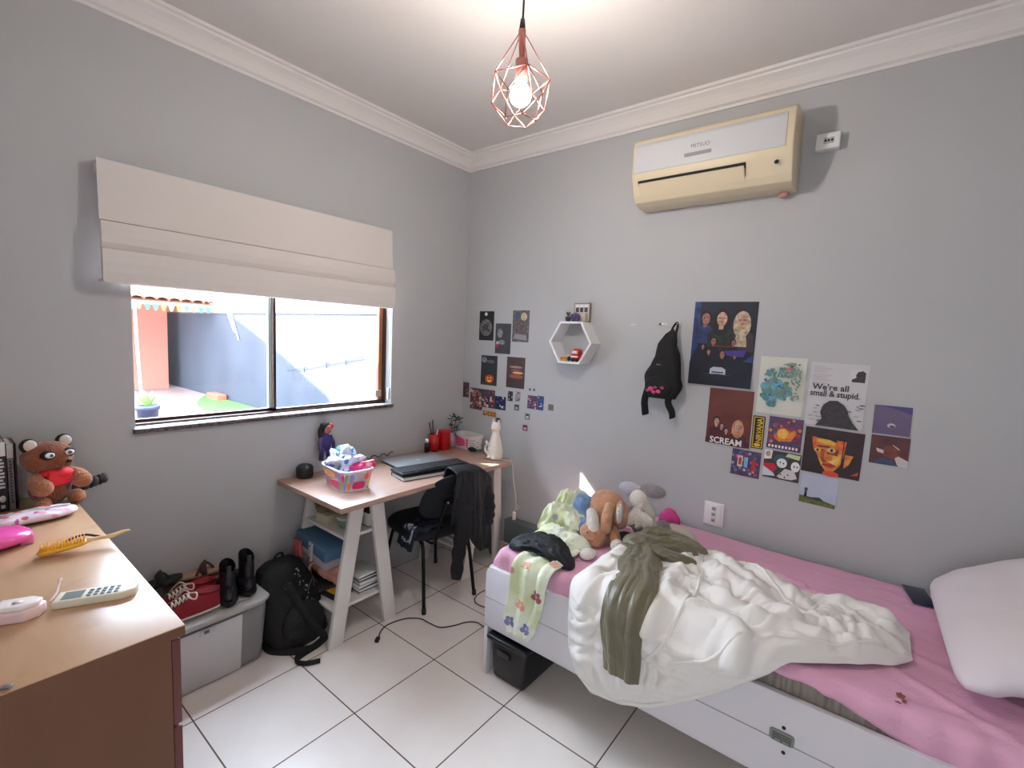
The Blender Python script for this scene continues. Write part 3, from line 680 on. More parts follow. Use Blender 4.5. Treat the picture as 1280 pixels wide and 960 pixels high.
# cat lamp
ct = thing('cat_lamp', 'white sitting cat shaped lamp on the right corner of the desk', 'lamp', (.50, -.195, DZ))
catm = mat('cat_white', (222, 212, 198), .45)
b = MB(); cx, cy = .50, -.19
b.lathe([(0, 0), (.052, 0), (.058, .02), (.056, .06), (.046, .11), (.034, .15), (.026, .175), (.027, .185)], (cx, cy, DZ), catm, sy=.72)
b.ball((cx, cy, DZ+.212), (.036, .030, .034), catm)
for s in (-1, 1): b.cyl((cx+s*.020, cy, DZ+.228), (cx+s*.027, cy, DZ+.272), .014, catm, r2=.002)
b.ball((cx, cy-.03, DZ+.205), (.014, .012, .010), catm); 
for s in (-1, 1): b.ball((cx+s*.022, cy-.034, DZ+.012), (.014, .020, .012), catm)
remesh(b.build('body', ct), .004, 5)
b = MB(); b.tube(spline([(cx-.045, cy, DZ+.02), (cx-.075, cy, DZ+.03), (cx-.085, cy, DZ+.06), (cx-.07, cy, DZ+.085), (cx-.082, cy, DZ+.105)]), .010, catm); b.build('tail', ct)
b = MB(); b.tube(spline([(cx+.05, cy+.01, DZ+.004), (.60, -.175, DZ+.003), (.624, -.16, DZ-.01), (.622, -.13, DZ-.15), (.605, -.08, .52), (.585, -.05, .42), (.57, -.04, .37)]), .0025, catm, seg=6)
b.tube(spline([(.60, -.06, .45), (.615, -.05, .43), (.60, -.05, .41), (.59, -.05, .43)]), .002, catm, seg=5); b.build('cord', ct)
b = MB(); b.box((.562, -.055, .325), (.582, -.035, .385), catm, bev=.005, M=None); b.tube(spline([(.572, -.045, .33), (.57, -.06, .28), (.565, -.05, .20), (.575, -.10, .17)]), .002, catm, seg=5); b.build('switch', ct)

# ---------------------------------------------------------------- chair
fabm = mat('chair_black', (24, 27, 34), .8, bump=.3, bscale=200)
ch = thing('office_chair', 'black visitor chair with thin metal legs pushed under the desk', 'chair', (.36, -.62, 0), rz=2.95)   # local +x = facing direction
CL = Matrix.Translation((.36, -.62, 0)) @ RZ(2.95)
b = MB()
def seatpt(u, v):
    a = 2*pi*u; n = 3.2; cx = abs(cos(a))**(2/n)*(1 if cos(a) >= 0 else -1); sx = abs(sin(a))**(2/n)*(1 if sin(a) >= 0 else -1)
    prof_ = [(0, -.02), (.9, -.02), (1, .0), (1, .022), (.93, .04), (.6, .046), (0, .044)]; k = v*6; i = min(5, int(k)); f = k-i
    r = prof_[i][0]*(1-f)+prof_[i+1][0]*f; z = prof_[i][1]*(1-f)+prof_[i+1][1]*f
    return (cx*.215*r+.02, sx*.225*r, .405+z)
b.grid(seatpt, 48, 19, fabm, cycu=True); b.build('seat', ch, world=False)
b = MB()
def backpt(u, v):
    a = 2*pi*u; r = [0, .8, 1, 1, .8, 0][min(5, round(v*5))]; t = [-.016, -.016, -.006, .008, .018, .018][min(5, round(v*5))]
    n = 2.4; cx = abs(cos(a))**(2/n)*(1 if cos(a) >= 0 else -1); sx = abs(sin(a))**(2/n)*(1 if sin(a) >= 0 else -1)
    y = cx*.205*r; z = sx*.155*r; return (-.235+t-.16*(z/.3)+.25*y*y, y, .655+z)
b.grid(backpt, 40, 6, fabm, cycu=True); o = b.build('backrest', ch, world=False); sub(o, 1)
for (sx, sy) in ((1, 1), (1, -1), (-1, 1), (-1, -1)):
    b = MB(); top = (sx*.17, sy*.13, .385); ft = (.245 if sx > 0 else -.245, sy*(.20 if sx > 0 else .175), 0)
    b.tube(spline([(0, sy*.10, .378), (sx*.13, sy*.14, .375), (sx*.185, sy*.155, .34), ft], 6), .0105, blackmetal, seg=10)
    b.cyl((ft[0], ft[1], 0), (ft[0]-sx*.002, ft[1], .03), .0135, black); b.build('leg', ch, world=False)
for sy in (1, -1):
    b = MB(); b.tube(spline([(.02, sy*.10, .375), (-.17, sy*.10, .372), (-.235, sy*.10, .42), (-.262, sy*.09, .55), (-.29, sy*.07, .64)], 6), .009, blackmetal, seg=8, flat=.8); b.build('back_bar', ch, world=False)
b = MB(); b.box((-.302, -.085, .63), (-.270, .085, .655), blackmetal, bev=.006)
for sy in (-1, 1): b.cyl((-.30, sy*.07, .643), (-.306, sy*.07, .643), .007, steel, seg=10)
b.build('bracket', ch, world=False)
# jacket hanging over the chair back (right half), sleeve down to knee height
jk = thing('dark_jacket', 'black jacket draped over the chair back with one sleeve hanging down', 'jacket', (.6, -.55, .2))
jm = mat('jacket_black', (17, 15, 22), .75, var=.3, vscale=10, bump=.4, bscale=60)
def jk_pt(u, v):
    # u across the chair back (local y), v from front hem over the top to the back hem
    y = .235-u*.30; w = .020*noise.noise(V((u*5, v*1.5, 3)))+.012*(1-abs(noise.noise(V((u*9+v*2, v*2.5, 7)))))**3+.006*noise.noise(V((u*20, v*14, 1)))
    L = (v-.35)
    z0 = .655+.155*abs(max(0, 1-(abs(y/.225))**2.4))**(1/2.4)+.022
    zb = .66 if v > .35 else .70
    if v < .35: t = v/.35; x = -.235+.045-.10*(t)+w; z = (z0-.30)*(1-t)+z0*t; x = -.235+.05-.16*((z-.655)/.3)+w+.01
    else: t = (v-.35)/.65; z = z0-(.40+.09*sin(u*5))*t; x = -.235-.042-.16*((z0-.655)/.3)*(1-t)-.055*t*(1-.3*sin(u*9))+w
    if abs(v-.35) < .03: z += .008
    return tuple(CL @ V((x, -y-.06 if 0 else -y, z)))
b = MB(); b.grid(lambda u, v: jk_pt(u, v), 34, 44, jm); o = b.build('torso', jk); m = o.modifiers.new('s', 'SOLIDIFY'); m.thickness = .012; m.offset = 1; sub(o, 1)
def LP(x, y, z): return tuple(CL @ V((x, y, z)))
b = MB(); b.tube(spline([LP(-.30, -.02, .74), LP(-.335, -.015, .60), LP(-.325, -.01, .45), LP(-.30, -.01, .32), LP(-.285, -.01, .17)], 7), .04, jm, seg=14, rs=[.05-.0006*i+.004*sin(i*1.3) for i in range(29)], flat=.55); b.build('sleeve', jk)
b = MB(); b.tube(spline([LP(-.29, -.14, .76), LP(-.335, -.17, .66), LP(-.335, -.19, .55), LP(-.32, -.19, .47)], 7), .04, jm, seg=14, rs=[.045-.0004*i+.004*sin(i*1.7) for i in range(22)], flat=.5); b.build('sleeve', jk)
# printed tee on the seat
ts = thing('printed_shirt', 'dark shirt with a white print slumped on the edge of the chair seat', 'shirt', (.5, -.72, .44))
shm = mat('shirt_navy', (36, 42, 58), .85, bump=.4, bscale=50)
def sh(u, v):
    x = -.02-.17*u+.01*sin(v*9); y = .02+.21*v; zz = .456+.012*abs(sin(u*7+v*4))+.006*sin(v*19)
    if v > .72: zz -= (v-.72)*.42; y = .02+.21*.72+(v-.72)*.13+.02
    return V(LP(x, y, zz))
b = MB(); b.grid(sh, 26, 30, shm); o = b.build('cloth', ts); m = o.modifiers.new('s', 'SOLIDIFY'); m.thickness = .008; m.offset = 1; sub(o, 1)
b = MB(); pm = mat('print_white', (176, 190, 206), .8)
for (u0, v0, ru, rv) in ((.5, .74, .16, .035), (.75, .82, .06, .10), (.25, .84, .06, .09), (.5, .90, .20, .03), (.55, .82, .05, .05)):
    vs = [sh(u0+ru*cos(t*pi/6), v0+rv*sin(t*pi/6))+V((.004, -.006, .012)) for t in range(12)]; b.add(vs, [list(range(12))], pm)
b.build('print', ts)

# cables on the floor
b = MB(); b.tube(spline([(.568, -1.148, .005), (.52, -1.09, .004), (.505, -1.03, .004), (.53, -.94, .004), (.59, -.885, .004), (.66, -.878, .004), (.73, -.865, .004), (.775, -.80, .004), (.80, -.74, .004), (.845, -.70, .004), (.93, -.70, .004), (1.15, -.66, .004)], 8), .0035, mat('cable_brown', (60, 48, 46), .6), seg=6)
b.box((-.010, -.016, -.007), (.010, .016, .009), black, bev=.003, M=TR(.575, -1.155, .008) @ RZ(.6)); tag(b.build('power_cable'), 'thin dark power cable snaking over the floor tiles to the bed', 'cable')
b = MB(); b.tube(spline([(.66, -.40, .004), (.655, -.47, .004), (.68, -.54, .004), (.75, -.565, .004), (.95, -.52, .004)], 8), .003, black, seg=6); tag(b.build('loose_cable'), 'short curl of black cable between chair leg and bed', 'cable')

# ---------------------------------------------------------------- chest of drawers, left foreground
DT = .90
topw = wood_mat('dresser_top', (190, 152, 118), (176, 138, 106), .26, (.5, 3, 1), wear=.30)
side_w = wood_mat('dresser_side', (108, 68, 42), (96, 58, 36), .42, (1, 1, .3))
front_w = wood_mat('dresser_front', (104, 52, 48), (88, 44, 42), .4, (.4, 1, 1))
dr = thing('chest_of_drawers', 'brown wooden chest of drawers in the left foreground', 'chest of drawers', (.65, -2.45, 0))
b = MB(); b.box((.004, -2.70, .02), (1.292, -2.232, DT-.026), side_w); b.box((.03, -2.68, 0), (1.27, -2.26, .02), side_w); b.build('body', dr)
b = MB(); b.box((.002, -2.71, DT-.024), (1.303, -2.208, DT), topw, bev=.0015); b.build('top', dr)
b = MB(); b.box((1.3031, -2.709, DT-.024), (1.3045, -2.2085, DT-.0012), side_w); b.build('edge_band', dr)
for c in range(2):
    for r in range(4):
        z1 = DT-.034-r*.212; z0 = z1-.204; xa = .008+c*.645
        b = MB(); b.box((xa, -2.231, z0), (xa+.638, -2.214, z1), front_w, bev=.002); d = b.build('drawer', dr)
        b = MB(); b.box((xa+.25, -2.214, (z0+z1)/2-.006), (xa+.39, -2.190, (z0+z1)/2+.006), mat('handle_pale', (200, 170, 160), .4), bev=.003)
        for q in (.27, .37): b.cyl((xa+q, -2.216, (z0+z1)/2), (xa+q, -2.205, (z0+z1)/2), .004, steel)
        b.under('handle', d)

# books standing against the wall
specs = [(.026, .245, (226, 222, 216), (24, 22, 28), 'black paperback with white spine lettering, nearest the red panda plush but one'), (.018, .235, (190, 182, 176), (120, 112, 112), 'grey spined book standing right beside the red panda plush'),
         (.030, .240, (60, 56, 70), (22, 20, 26), 'thick black book at the far left edge of the chest top'), (.006, .232, (30, 24, 24), (30, 24, 24), 'very thin dark booklet pressed against the plush toy')]
y = -2.352
order = [3, 1, 0, 2]
for k in order:
    t_, h_, c1, c2, lab = specs[k]
    bk = thing('book', lab, 'book', (.08, y-t_/2, DT), group='books standing on the chest of drawers')
    cov = mat('spine_%d' % k, c2, .45); tp = mat('spine_top_%d' % k, c1, .5)
    b = MB(); xf = .145-.004*k
    b.box((.006, y-t_, DT), (xf, y-t_+.0018, DT+h_), cov); b.box((.006, y-.0018, DT), (xf, y, DT+h_), cov); b.box((xf-.002, y-t_, DT), (xf, y, DT+h_), cov); b.build('cover', bk)
    b = MB(); b.box((.008, y-t_+.0019, DT+.003), (xf-.003, y-.0019, DT+h_-.004), paper); b.build('pages', bk)
    if k in (0, 1):
        b = MB(); b.box((xf, y-t_+.001, DT+h_-.05), (xf+.0006, y-.001, DT+h_-.001), tp)
        for i in range(9 if k == 0 else 14):
            zz = DT+h_-.062-i*(.012 if k == 0 else .011); w = t_*(.28 if k == 0 else .18)
            b.box((xf, y-t_/2-w, zz-.004), (xf+.0006, y-t_/2+w*(1 if i % 3 else .5), zz+.003), mat('letter_white', (200, 198, 200), .6) if k == 0 else mat('letter_dark', (60, 56, 58), .6))
        if k == 0: b.ball((xf+.0003, y-t_/2, DT+.045), (.0006, .008, .012), mat('letter_white', (200, 198, 200), .6)); b.box((xf, y-t_/2-.005, DT+.012), (xf+.0006, y-t_/2+.005, DT+.024), mat('letter_white', (200, 198, 200), .6))
        b.build('spine_print', bk)
    y -= t_+.001

# red panda plush
rp = thing('red_panda_plush', 'rust brown red panda plush with a red bib, on the chest by the wall', 'plush toy', (.15, -2.27, DT))
rust = mat('plush_rust', (150, 78, 42), .95, var=.25, vscale=20, bump=.9, bscale=160, sheen=.3); tan = mat('plush_tan', (176, 108, 66), .95, bump=.9, bscale=160, sheen=.3)
dkb = mat('plush_dark', (40, 30, 30), .9, bump=.6, bscale=160)
px, py = .15, -2.275
FX = V((.80, .60, 0))   # faces the camera side / right
def rl(a, bb, z): return V((px, py, DT)) + V((.86, .36, 0)).normalized()*a + V((-.36, .86, 0)).normalized()*bb + V((0, 0, z))
b = MB(); b.ball(rl(0, 0, .062), (.055, .058, .066), rust); b.ball(rl(.0, 0, .10), (.045, .048, .04), rust); remesh(b.build('body', rp), .005)
b = MB(); b.ball(rl(.004, -.004, .178), (.058, .072, .056), rust); b.ball(rl(.058, .012, .160), (.024, .026, .02), rust); b.ball(rl(.02, -.05, .165), (.035, .03, .035), rust); remesh(b.build('head', rp), .005)
for s in (-1, 1):
    b = MB(); b.ball(rl(-.005, s*.052, .224), (.014, .024, .026), dkb); b.ball(rl(.004, s*.052, .226), (.010, .018, .02), mat('plush_white', (226, 216, 204), .9, bump=.6, bscale=160)); b.build('ear', rp)
    b = MB(); b.ball(rl(.052, s*.030, .192), (.012, .021, .017), dkb, rot=None); b.ball(rl(.062, s*.030, .193), (.006, .013, .010), mat('eye_white', (235, 235, 232), .3)); b.ball(rl(.067, s*.028, .193), (.003, .006, .006), mat('eye_teal', (70, 110, 110), .2)); b.build('eye', rp)
    b = MB(); b.ball(rl(.05, s*.052, .022), (.045, .026, .024), tan, rot=None); b.build('foot', rp)
    b = MB(); b.tube(spline([rl(.01, s*.045, .115), rl(.045, s*.062, .10), rl(.07, s*.060, .085)]), .02, tan, rs=[.018+.0008*i for i in range(17)], seg=12); b.ball(rl(.072, s*.060, .084), .030*.95, tan); b.build('arm', rp)
b = MB(); b.ball(rl(.084, .014, .166), (.007, .009, .006), dkb); b.build('nose', rp)
b = MB(); b.prism([(-.045, 0), (.045, 0), (.034, .052), (-.034, .052)], (0, .014), mat('bib_red', (226, 40, 52), .7), axis='y', bev=.004, M=Matrix(((-.36, -.86, 0, rl(.062, 0, 0).x), (.86, -.36, 0, rl(.062, 0, 0).y), (0, 0, 1, DT+.078), (0, 0, 0, 1)))); b.ball(rl(.028, .0, .118), (.036, .052, .022), mat('bib_red', (226, 40, 52), .7)); b.build('bib', rp)
b = MB()
for i in range(7): p = rl(.02, .07+i*.016, .042+.002*i); b.ball(p, (.021, .013, .021), dkb if i % 2 else mat('tail_grey', (84, 78, 80), .9, bump=.8, bscale=160))
tag(b.build('tail', rp), 'black and grey ringed tail')

# floral pouch
fl = spots_mat('floral_print', (228, 206, 216), [(196, 70, 150), (150, 190, 140), (226, 160, 176), (120, 150, 140), (205, 90, 110), (232, 216, 224)], 38, rough=.4, th=.42, bump=.1)
pc = thing('floral_pencil_case', 'puffy pink floral pencil case lying on the chest before the plush', 'pencil case', (.28, -2.33, DT), 0)
def pill(c, ax, ay, h, rz, m, n=3.0, wr=.0):
    def f(u, v):
        a = 2*pi*u; cx = abs(cos(a))**(2/n)*(1 if cos(a) >= 0 else -1); sx = abs(sin(a))**(2/n)*(1 if sin(a) >= 0 else -1)
        t = -pi/2+pi*v; r = cos(t)**.75; z = h*(sin(t)*.5+.5)
        p = V((cx*ax*r, sx*ay*r, z)); p.z += wr*sin(a*9)*r*(1 if v > .5 else 0)
        return V(c)+RZ(rz) @ p
    return f
b = MB(); b.grid(pill((.31, -2.345, DT), .060, .118, .034, .05, fl, wr=.002), 60, 17, fl, cycu=True); b.build('case', pc)
b = MB(); b.tube([(.31+.03*sin(i*.3-1.5)*0, -2.455+.0105*i*2, DT+.034+.001*sin(i)) for i in range(11)], .003, mat('zip_white', (220, 210, 214), .5), seg=6); b.build('zip', pc)
# pink dish
b = MB(); pkp = mat('pink_gloss', (240, 84, 168), .2, coat=.6)
b.grid(pill((.50, -2.455, DT), .075, .095, .05, .2, pkp, n=2.6), 48, 17, pkp, cycu=True); b.box((.46, -2.39, DT), (.54, -2.36, DT+.03), mat('pink_clear', (244, 130, 190), .15, alpha=.7), bev=.006)
tag(b.build('pink_case'), 'glossy hot pink plastic case at the left edge of the chest', 'case')
# hair brush
hb_ = thing('hair_brush', 'yellow plastic hair brush lying bristles up on the chest', 'hair brush', (.68, -2.30, DT))
yel = mat('brush_yellow', (240, 176, 44), .35); yel2 = mat('brush_light', (240, 206, 150), .3)
A, Bq = V((.665, -2.372, DT+.012)), V((.70, -2.185, DT+.030)); dd = (Bq-A).normalized(); sd_ = dd.cross(V((0, 0, 1))).normalized()
b = MB()
def br(u, v):
    a = 2*pi*u; t = v; w = .027*sqrt(max(0, 1-(2*t-1)**2))**.6*(1-.25*t)+.001
    return A+dd*(t*.115)+sd_*cos(a)*w+V((0, 0, .011*sin(a)*(w/.027)))
b.grid(br, 24, 14, yel, cycu=True); b.build('head', hb_)
b = MB()
for i in range(14):
    for j in range(5):
        t = .08+.062*i; w = (j-2)*.0088*(1-abs(2*t-1)**3*.5); p = A+dd*(t*.115)+sd_*w+V((0, 0, .007)); b.cyl(p, p+V((0, 0, .014)), .0013, yel, seg=5)
b.build('bristles', hb_)
b = MB(); b.tube([A+dd*(.108+.010*i)+V((0, 0, .002*sin(i*.9))) for i in range(11)], .008, yel2, rs=[.009, .007, .0075, .0085, .009, .009, .009, .0085, .0075, .006, .003], flat=.6, seg=10); tag(b.build('handle', hb_), 'pale ribbed handle')
b = MB(); b.tube(spline([(.64, -2.32, DT+.004), (.61, -2.295, DT+.012), (.60, -2.26, DT+.014), (.615, -2.235, DT+.008), (.625, -2.222, DT+.004)], 6), .0035, mat('hair_tie', (52, 34, 40), .8), seg=7); tag(b.build('hair_clip'), 'thin dark hair clip lying behind the yellow brush', 'hair clip')
# remote control
rc = thing('remote_control', 'white air conditioner remote control lying on the chest corner', 'remote control', (1.035, -2.31, DT), rz=1.12)
wr_ = mat('remote_white', (226, 218, 196), .35)
b = MB(); b.prism([(-.075, -.026), (.052, -.026), (.078, -.012), (.078, .026), (-.075, .026)], (0, .018), wr_, bev=.003); b.build('body', rc, world=False)
b = MB(); b.box((-.062, -.018, .018), (-.024, .018, .0188), mat('lcd', (120, 130, 128), .2)); b.build('display', rc, world=False)
b = MB()
for i in range(5):
    for j in range(3): b.box((-.015+i*.013, -.018+j*.013, .018), (-.007+i*.013, -.010+j*.013, .0198), mat('button_blue', (80, 104, 122), .5), bev=.0008)
b.build('buttons', rc, world=False)
# pale pink dispenser
pd = thing('dispenser_box', 'pale pink translucent faceted box near the chest corner', 'box', (1.01, -2.44, DT), rz=1.1)
pm_ = mat('pale_pink_plastic', (240, 208, 206), .25, coat=.4)
b = MB(); b.prism([(-.045, -.026), (.018, -.030), (.042, -.012), (.044, .014), (.020, .030), (-.040, .028)], (0, .026), pm_, bev=.005); b.build('base', pd, world=False)
b = MB(); b.prism([(-.040, -.022), (.016, -.026), (.037, -.010), (.039, .012), (.018, .026), (-.036, .024)], (.026, .036), mat('pale_white_plastic', (246, 232, 228), .2, coat=.4), bev=.004); b.cyl((0, 0, .036), (0, 0, .0368), .009, mat('emblem_mauve', (205, 180, 182), .4), seg=18); b.build('lid', pd, world=False)
b = MB(); b.tube(spline([(.985, -2.385, DT+.006), (.965, -2.372, DT+.012), (.945, -2.365, DT+.02), (.938, -2.36, DT+.028)], 6), .0028, pm_, seg=7); b.ball((.937, -2.36, DT+.03), .005, pm_); tag(b.build('cotton_swab'), 'thin white cotton swab leaning behind the pale pink box', 'swab')
b = MB(); b.ball((1.262, -2.505, DT+.006), (.02, .012, .006), mat('white_scrap', (224, 222, 220), .6), noise_amp=.004); tag(b.build('white_scrap'), 'white scrap at the front left corner of the chest top', 'scrap')
b = MB(); b.box((-.02, -.008, 0), (.02, .008, .008), black, bev=.003, M=TR(1.292, -2.512, DT) @ RZ(.5)); b.box((.012, -.006, .003), (.028, .006, .006), steel, bev=.001, M=TR(1.278, -2.498, DT) @ RZ(.9)); tag(b.build('usb_stick'), 'small black and metal stick at the near edge of the chest', 'memory stick')

# ---------------------------------------------------------------- storage tub with shoes
tb = thing('storage_tub', 'grey plastic storage tub with a white front panel, along the window wall', 'storage tub', (.19, -1.86, 0))
tg = mat('tub_grey', (140, 138, 138), .35, alpha=.93); tl = mat('tub_lid', (168, 165, 162), .4)
yA, yB, zl = -2.19, -1.575, .300
b = MB(); b.box((.02, yA, .002), (.300, yB, zl), tg, bev=.025, taper=None); 
for v in b.bm.verts:
    k = (v.co.z/zl); v.co.x = .16+(v.co.x-.16)*(.86+.14*k); v.co.y = (yA+yB)/2+(v.co.y-(yA+yB)/2)*(.94+.06*k)
b.build('bin', tb)
b = MB(); b.prism([(.008, yA-.01), (.318, yA-.01), (.325, yA+.02), (.322, yB-.03), (.29, yB+.012), (.008, yB+.012)], (zl-.004, zl+.020), tl, bev=.008); b.box((.05, yA+.04, zl+.018), (.27, yB-.05, zl+.026), tl, bev=.006); b.build('lid', tb)
b = MB(); b.prism([(.2785, .005), (.3035, zl-.022), (.3065, zl-.022), (.2815, .005)], (yA+.03, yB-.115), mat('panel_white', (206, 203, 204), .5), axis='y', bev=.001); b.build('front_panel', tb)
b = MB(); b.box((.3045, -1.86, zl-.048), (.3085, -1.80, zl-.026), mat('sticker', (196, 194, 196), .5)); b.box((.3055, -1.845, zl-.044), (.3090, -1.825, zl-.030), mat('sticker_print', (90, 92, 100), .5)); b.build('sticker', tb)
ZL = zl+.0265
def shoe(name, lab, group, cx, cy, rz, up_m, sole_m, L=.25, w=.044, boot=0, lace=None, upm2=None):
    t = thing(name, lab, 'boot' if boot else 'shoe', (cx, cy, ZL), rz, group)
    def foot(s): # half width along the length, s 0 heel..1 toe
        return w*(.72+.28*sin(min(1, max(0, (s*1.25)))*pi*.62))*(sqrt(max(0, 1-((s-.5)/.5)**8)) if 0 < s < 1 else 0)
    b = MB()
    def so(u, v):
        s = u; a = 2*pi*v; ww = foot(s)*1.06+.001; x = (s-.5)*L; return (x, cos(a)*ww, .012+sin(a)*.012+.006*(s > .9)*(s-.9)*10)
    b.grid(so, 30, 13, sole_m); b.build('sole', t, world=False)
    b = MB()
    hh = lambda s: (.085-.035*s*s) if not boot else .1
    def upf(u, v):
        s = .01+.98*u; a = pi*v; ww = foot(s); top = interp([(0, .075), (.30, .080), (.5, .076), (.75, .052), (.92, .040), (1, .018)], s)
        return ((s-.5)*L, cos(a)*ww*(1 if sin(a) < .8 else .9), .018+abs(sin(a))**.8*top)
    b.grid(upf, 30, 17, up_m)
    if boot:
        b.ball((-.5*L+.046, 0, .055), (.046, .037, .05), up_m); b.box((-.5*L+.001, -.010, boot-.03), (-.5*L+.006, .010, boot+.022), up_m, bev=.002)
        def shaft(u, v):
            a = 2*pi*u; z = .07+v*(boot-.07); k = .92+.02*v
            return (-.5*L+.056+cos(a)*.050*k, sin(a)*.034*k, z+(.02*cos(a) if v == 1 else 0))
        b.grid(shaft, 22, 10, up_m, cycu=True); b.grid(lambda u, v: (lambda p: (p[0]*.94-.004, p[1]*.9, p[2]))(shaft(u, 1-v*.6)), 22, 5, black, cycu=True)
    b.build('upper', t, world=False)
    if not boot:
        b = MB(); b.tube([(-.5*L+.055+.045*cos(a*pi/10), .026*sin(a*pi/10), .088+.004*cos(a*pi/10)) for a in range(20)], .006, upm2 or up_m, cyc=True, seg=6); b.ball((-.5*L+.055, 0, .088), (.042, .022, .004), black); b.build('collar', t, world=False)
    if lace:
        b = MB()
        for i in range(5):
            x = .0+.014*i; z = .1-.0045*i; b.tube([(x, -.024, z-.012), (x+.006, 0, z), (x+.012, .024, z-.012)], .0032, lace, seg=6)
            b.tube([(x+.012, -.024, z-.012), (x+.006, 0, z+.001), (x, .024, z-.012)], .0032, lace, seg=6)
        b.tube(spline([(0, 0, .1), (-.02, .03, .105), (-.01, .05, .09), (.01, .03, .098), (0, 0, .102), (.01, -.035, .10), (.04, -.05, .07)]), .0032, lace, seg=6); b.build('laces', t, world=False)
    return t
burg = mat('canvas_burgundy', (142, 30, 42), .85, bump=.3, bscale=200); solew = mat('sole_white', (222, 212, 200), .6); lacew = mat('lace_white', (224, 208, 196), .8)
shoe('sneaker', 'burgundy canvas sneaker with white laces, nearest the chest of drawers', 'pair of burgundy sneakers', .235, -1.875, -1.62, burg, solew, lace=lacew)
shoe('sneaker', 'burgundy canvas sneaker lying behind its twin on the tub', 'pair of burgundy sneakers', .145, -1.862, -1.50, burg, solew, lace=lacew)
bootm = mat('boot_black', (18, 17, 24), .4, bump=.3, bscale=40)
shoe('boot', 'black ankle boot on the tub, the one nearer the burgundy sneakers', 'pair of black ankle boots', .185, -1.712, pi-.25, bootm, black, boot=.168, L=.23)
shoe('boot', 'black ankle boot nearest the right end of the tub', 'pair of black ankle boots', .165, -1.628, pi-.15, bootm, black, boot=.178, L=.22)
sandm = mat('sandal_tan', (176, 140, 118), .6)
def sandal(lab, cx, cy, cz, rz, m, sm, cat='sandal', group=None, tilt=0):
    t = thing('sandal', lab, cat, (cx, cy, cz), group=group, rot=(tilt, -.08, rz))
    b = MB(); pts = []
    for i in range(28):
        a = 2*pi*i/28; pts.append((.118*cos(a), (.036+.007*cos(a))*sin(a)))
    b.prism(pts, (0, .016), m, bev=.004); b.build('sole', t, world=False)
    b = MB(); b.tube([(.03, .038*cos(k*pi/10), .010+.042*sin(k*pi/10)) for k in range(11)], .016, sm, flat=.25, seg=8); b.tube(spline([(.07, 0, .016), (.05, .01, .04), (.03, .0, .05), (0, -.036, .012)]), .006, sm, seg=6); b.build('strap', t, world=False)
    return t
sandal('tan soled brown sandal against the wall behind the black boot', .06, -1.79, ZL+.085, 1.25, sandm, mat('strap_brown', (70, 46, 42), .6), group='brown sandals')
sandal('brown sandal lying flat beneath the other sandal by the wall', .055, -1.80, ZL+.05, 1.15, mat('sandal_brown', (130, 90, 78), .6), mat('strap_brown', (70, 46, 42), .6), group='brown sandals')
sandal('black slide sandal against the wall behind the burgundy sneakers', .05, -1.96, ZL+.09, 1.5, mat('slide_black', (34, 34, 36), .7), mat('slide_black2', (44, 44, 46), .7))

# ---------------------------------------------------------------- backpack on the floor
bpk = thing('black_backpack', 'large black backpack slumped on the floor between tub and desk', 'backpack', (.25, -1.42, 0))
bm_ = mat('backpack_black', (17, 17, 20), .8, var=.2, vscale=6, bump=.5, bscale=30)
def bp(u, v):
    a = 2*pi*u; n = 3; cx = abs(cos(a))**(2/n)*(1 if cos(a) >= 0 else -1); sx = abs(sin(a))**(2/n)*(1 if sin(a) >= 0 else -1)
    z = v*.41; w = interp([(0, .72), (.08, .96), (.35, 1.04), (.7, .86), (.9, .70), (.97, .46), (1, .0)], v); d = interp([(0, .8), (.1, 1), (.4, 1.05), (.8, .62), (.95, .4), (1, 0)], v)
    nn = .010*noise.noise(V((cx*3, sx*3, z*12)))
    return V((.245+.095*v*-1+ (cx*.115+nn)*d, -1.405-.05*v + (sx*.150+nn)*w, .002+z))
b = MB(); b.grid(bp, 56, 34, bm_, cycu=True); b.grid(lambda u, v: bp(u, 0)*v+V((.245, -1.405, .002))*(1-v), 56, 3, bm_, cycu=True); b.build('main_body', bpk)
b = MB(); b.ball((.335, -1.42, .125), (.045, .105, .11), bm_, noise_amp=.008, nscale=10, seed=3); b.build('front_pocket', bpk)
b = MB(); b.tube([bp(.07+.006*i, .62-.0*i)+V((.006, 0, .05*sin(i*.25))) for i in range(-18, 22)], .004, mat('zip_grey', (70, 70, 76), .5), seg=6); b.build('zip', bpk)
b = MB(); b.tube(spline([(.30, -1.50, .40), (.34, -1.50, .36), (.37, -1.46, .25), (.40, -1.40, .13), (.42, -1.36, .06), (.40, -1.38, .02), (.42, -1.50, .012), (.475, -1.49, .01), (.51, -1.43, .008)][1:], 8), .02, bm_, seg=10, flat=.28); b.build('shoulder_strap', bpk)
b = MB(); b.tube(spline([(.19, -1.55, .012), (.27, -1.55, .012), (.35, -1.49, .012), (.40, -1.42, .014)], 6), .018, mat('strap_black', (26, 24, 26), .8), flat=.35, seg=8); b.build('lower_strap', bpk)
b = MB(); b.tube(spline([(.165, -1.48, .405), (.165, -1.475, .43), (.16, -1.445, .435), (.155, -1.43, .405)], 6), .007, bm_, seg=8); b.build('handle', bpk)
b = MB(); wt = mat('keyring_white', (150, 150, 154), .5)
random.seed(3)
for i in range(26): p = bp(.02+.05*random.random(), .45+.45*random.random())+V((.008, 0, 0)); b.ball(p, (.003, .0035, .0045), wt)
tag(b.build('pattern_patch', bpk), 'small white speckled patch')

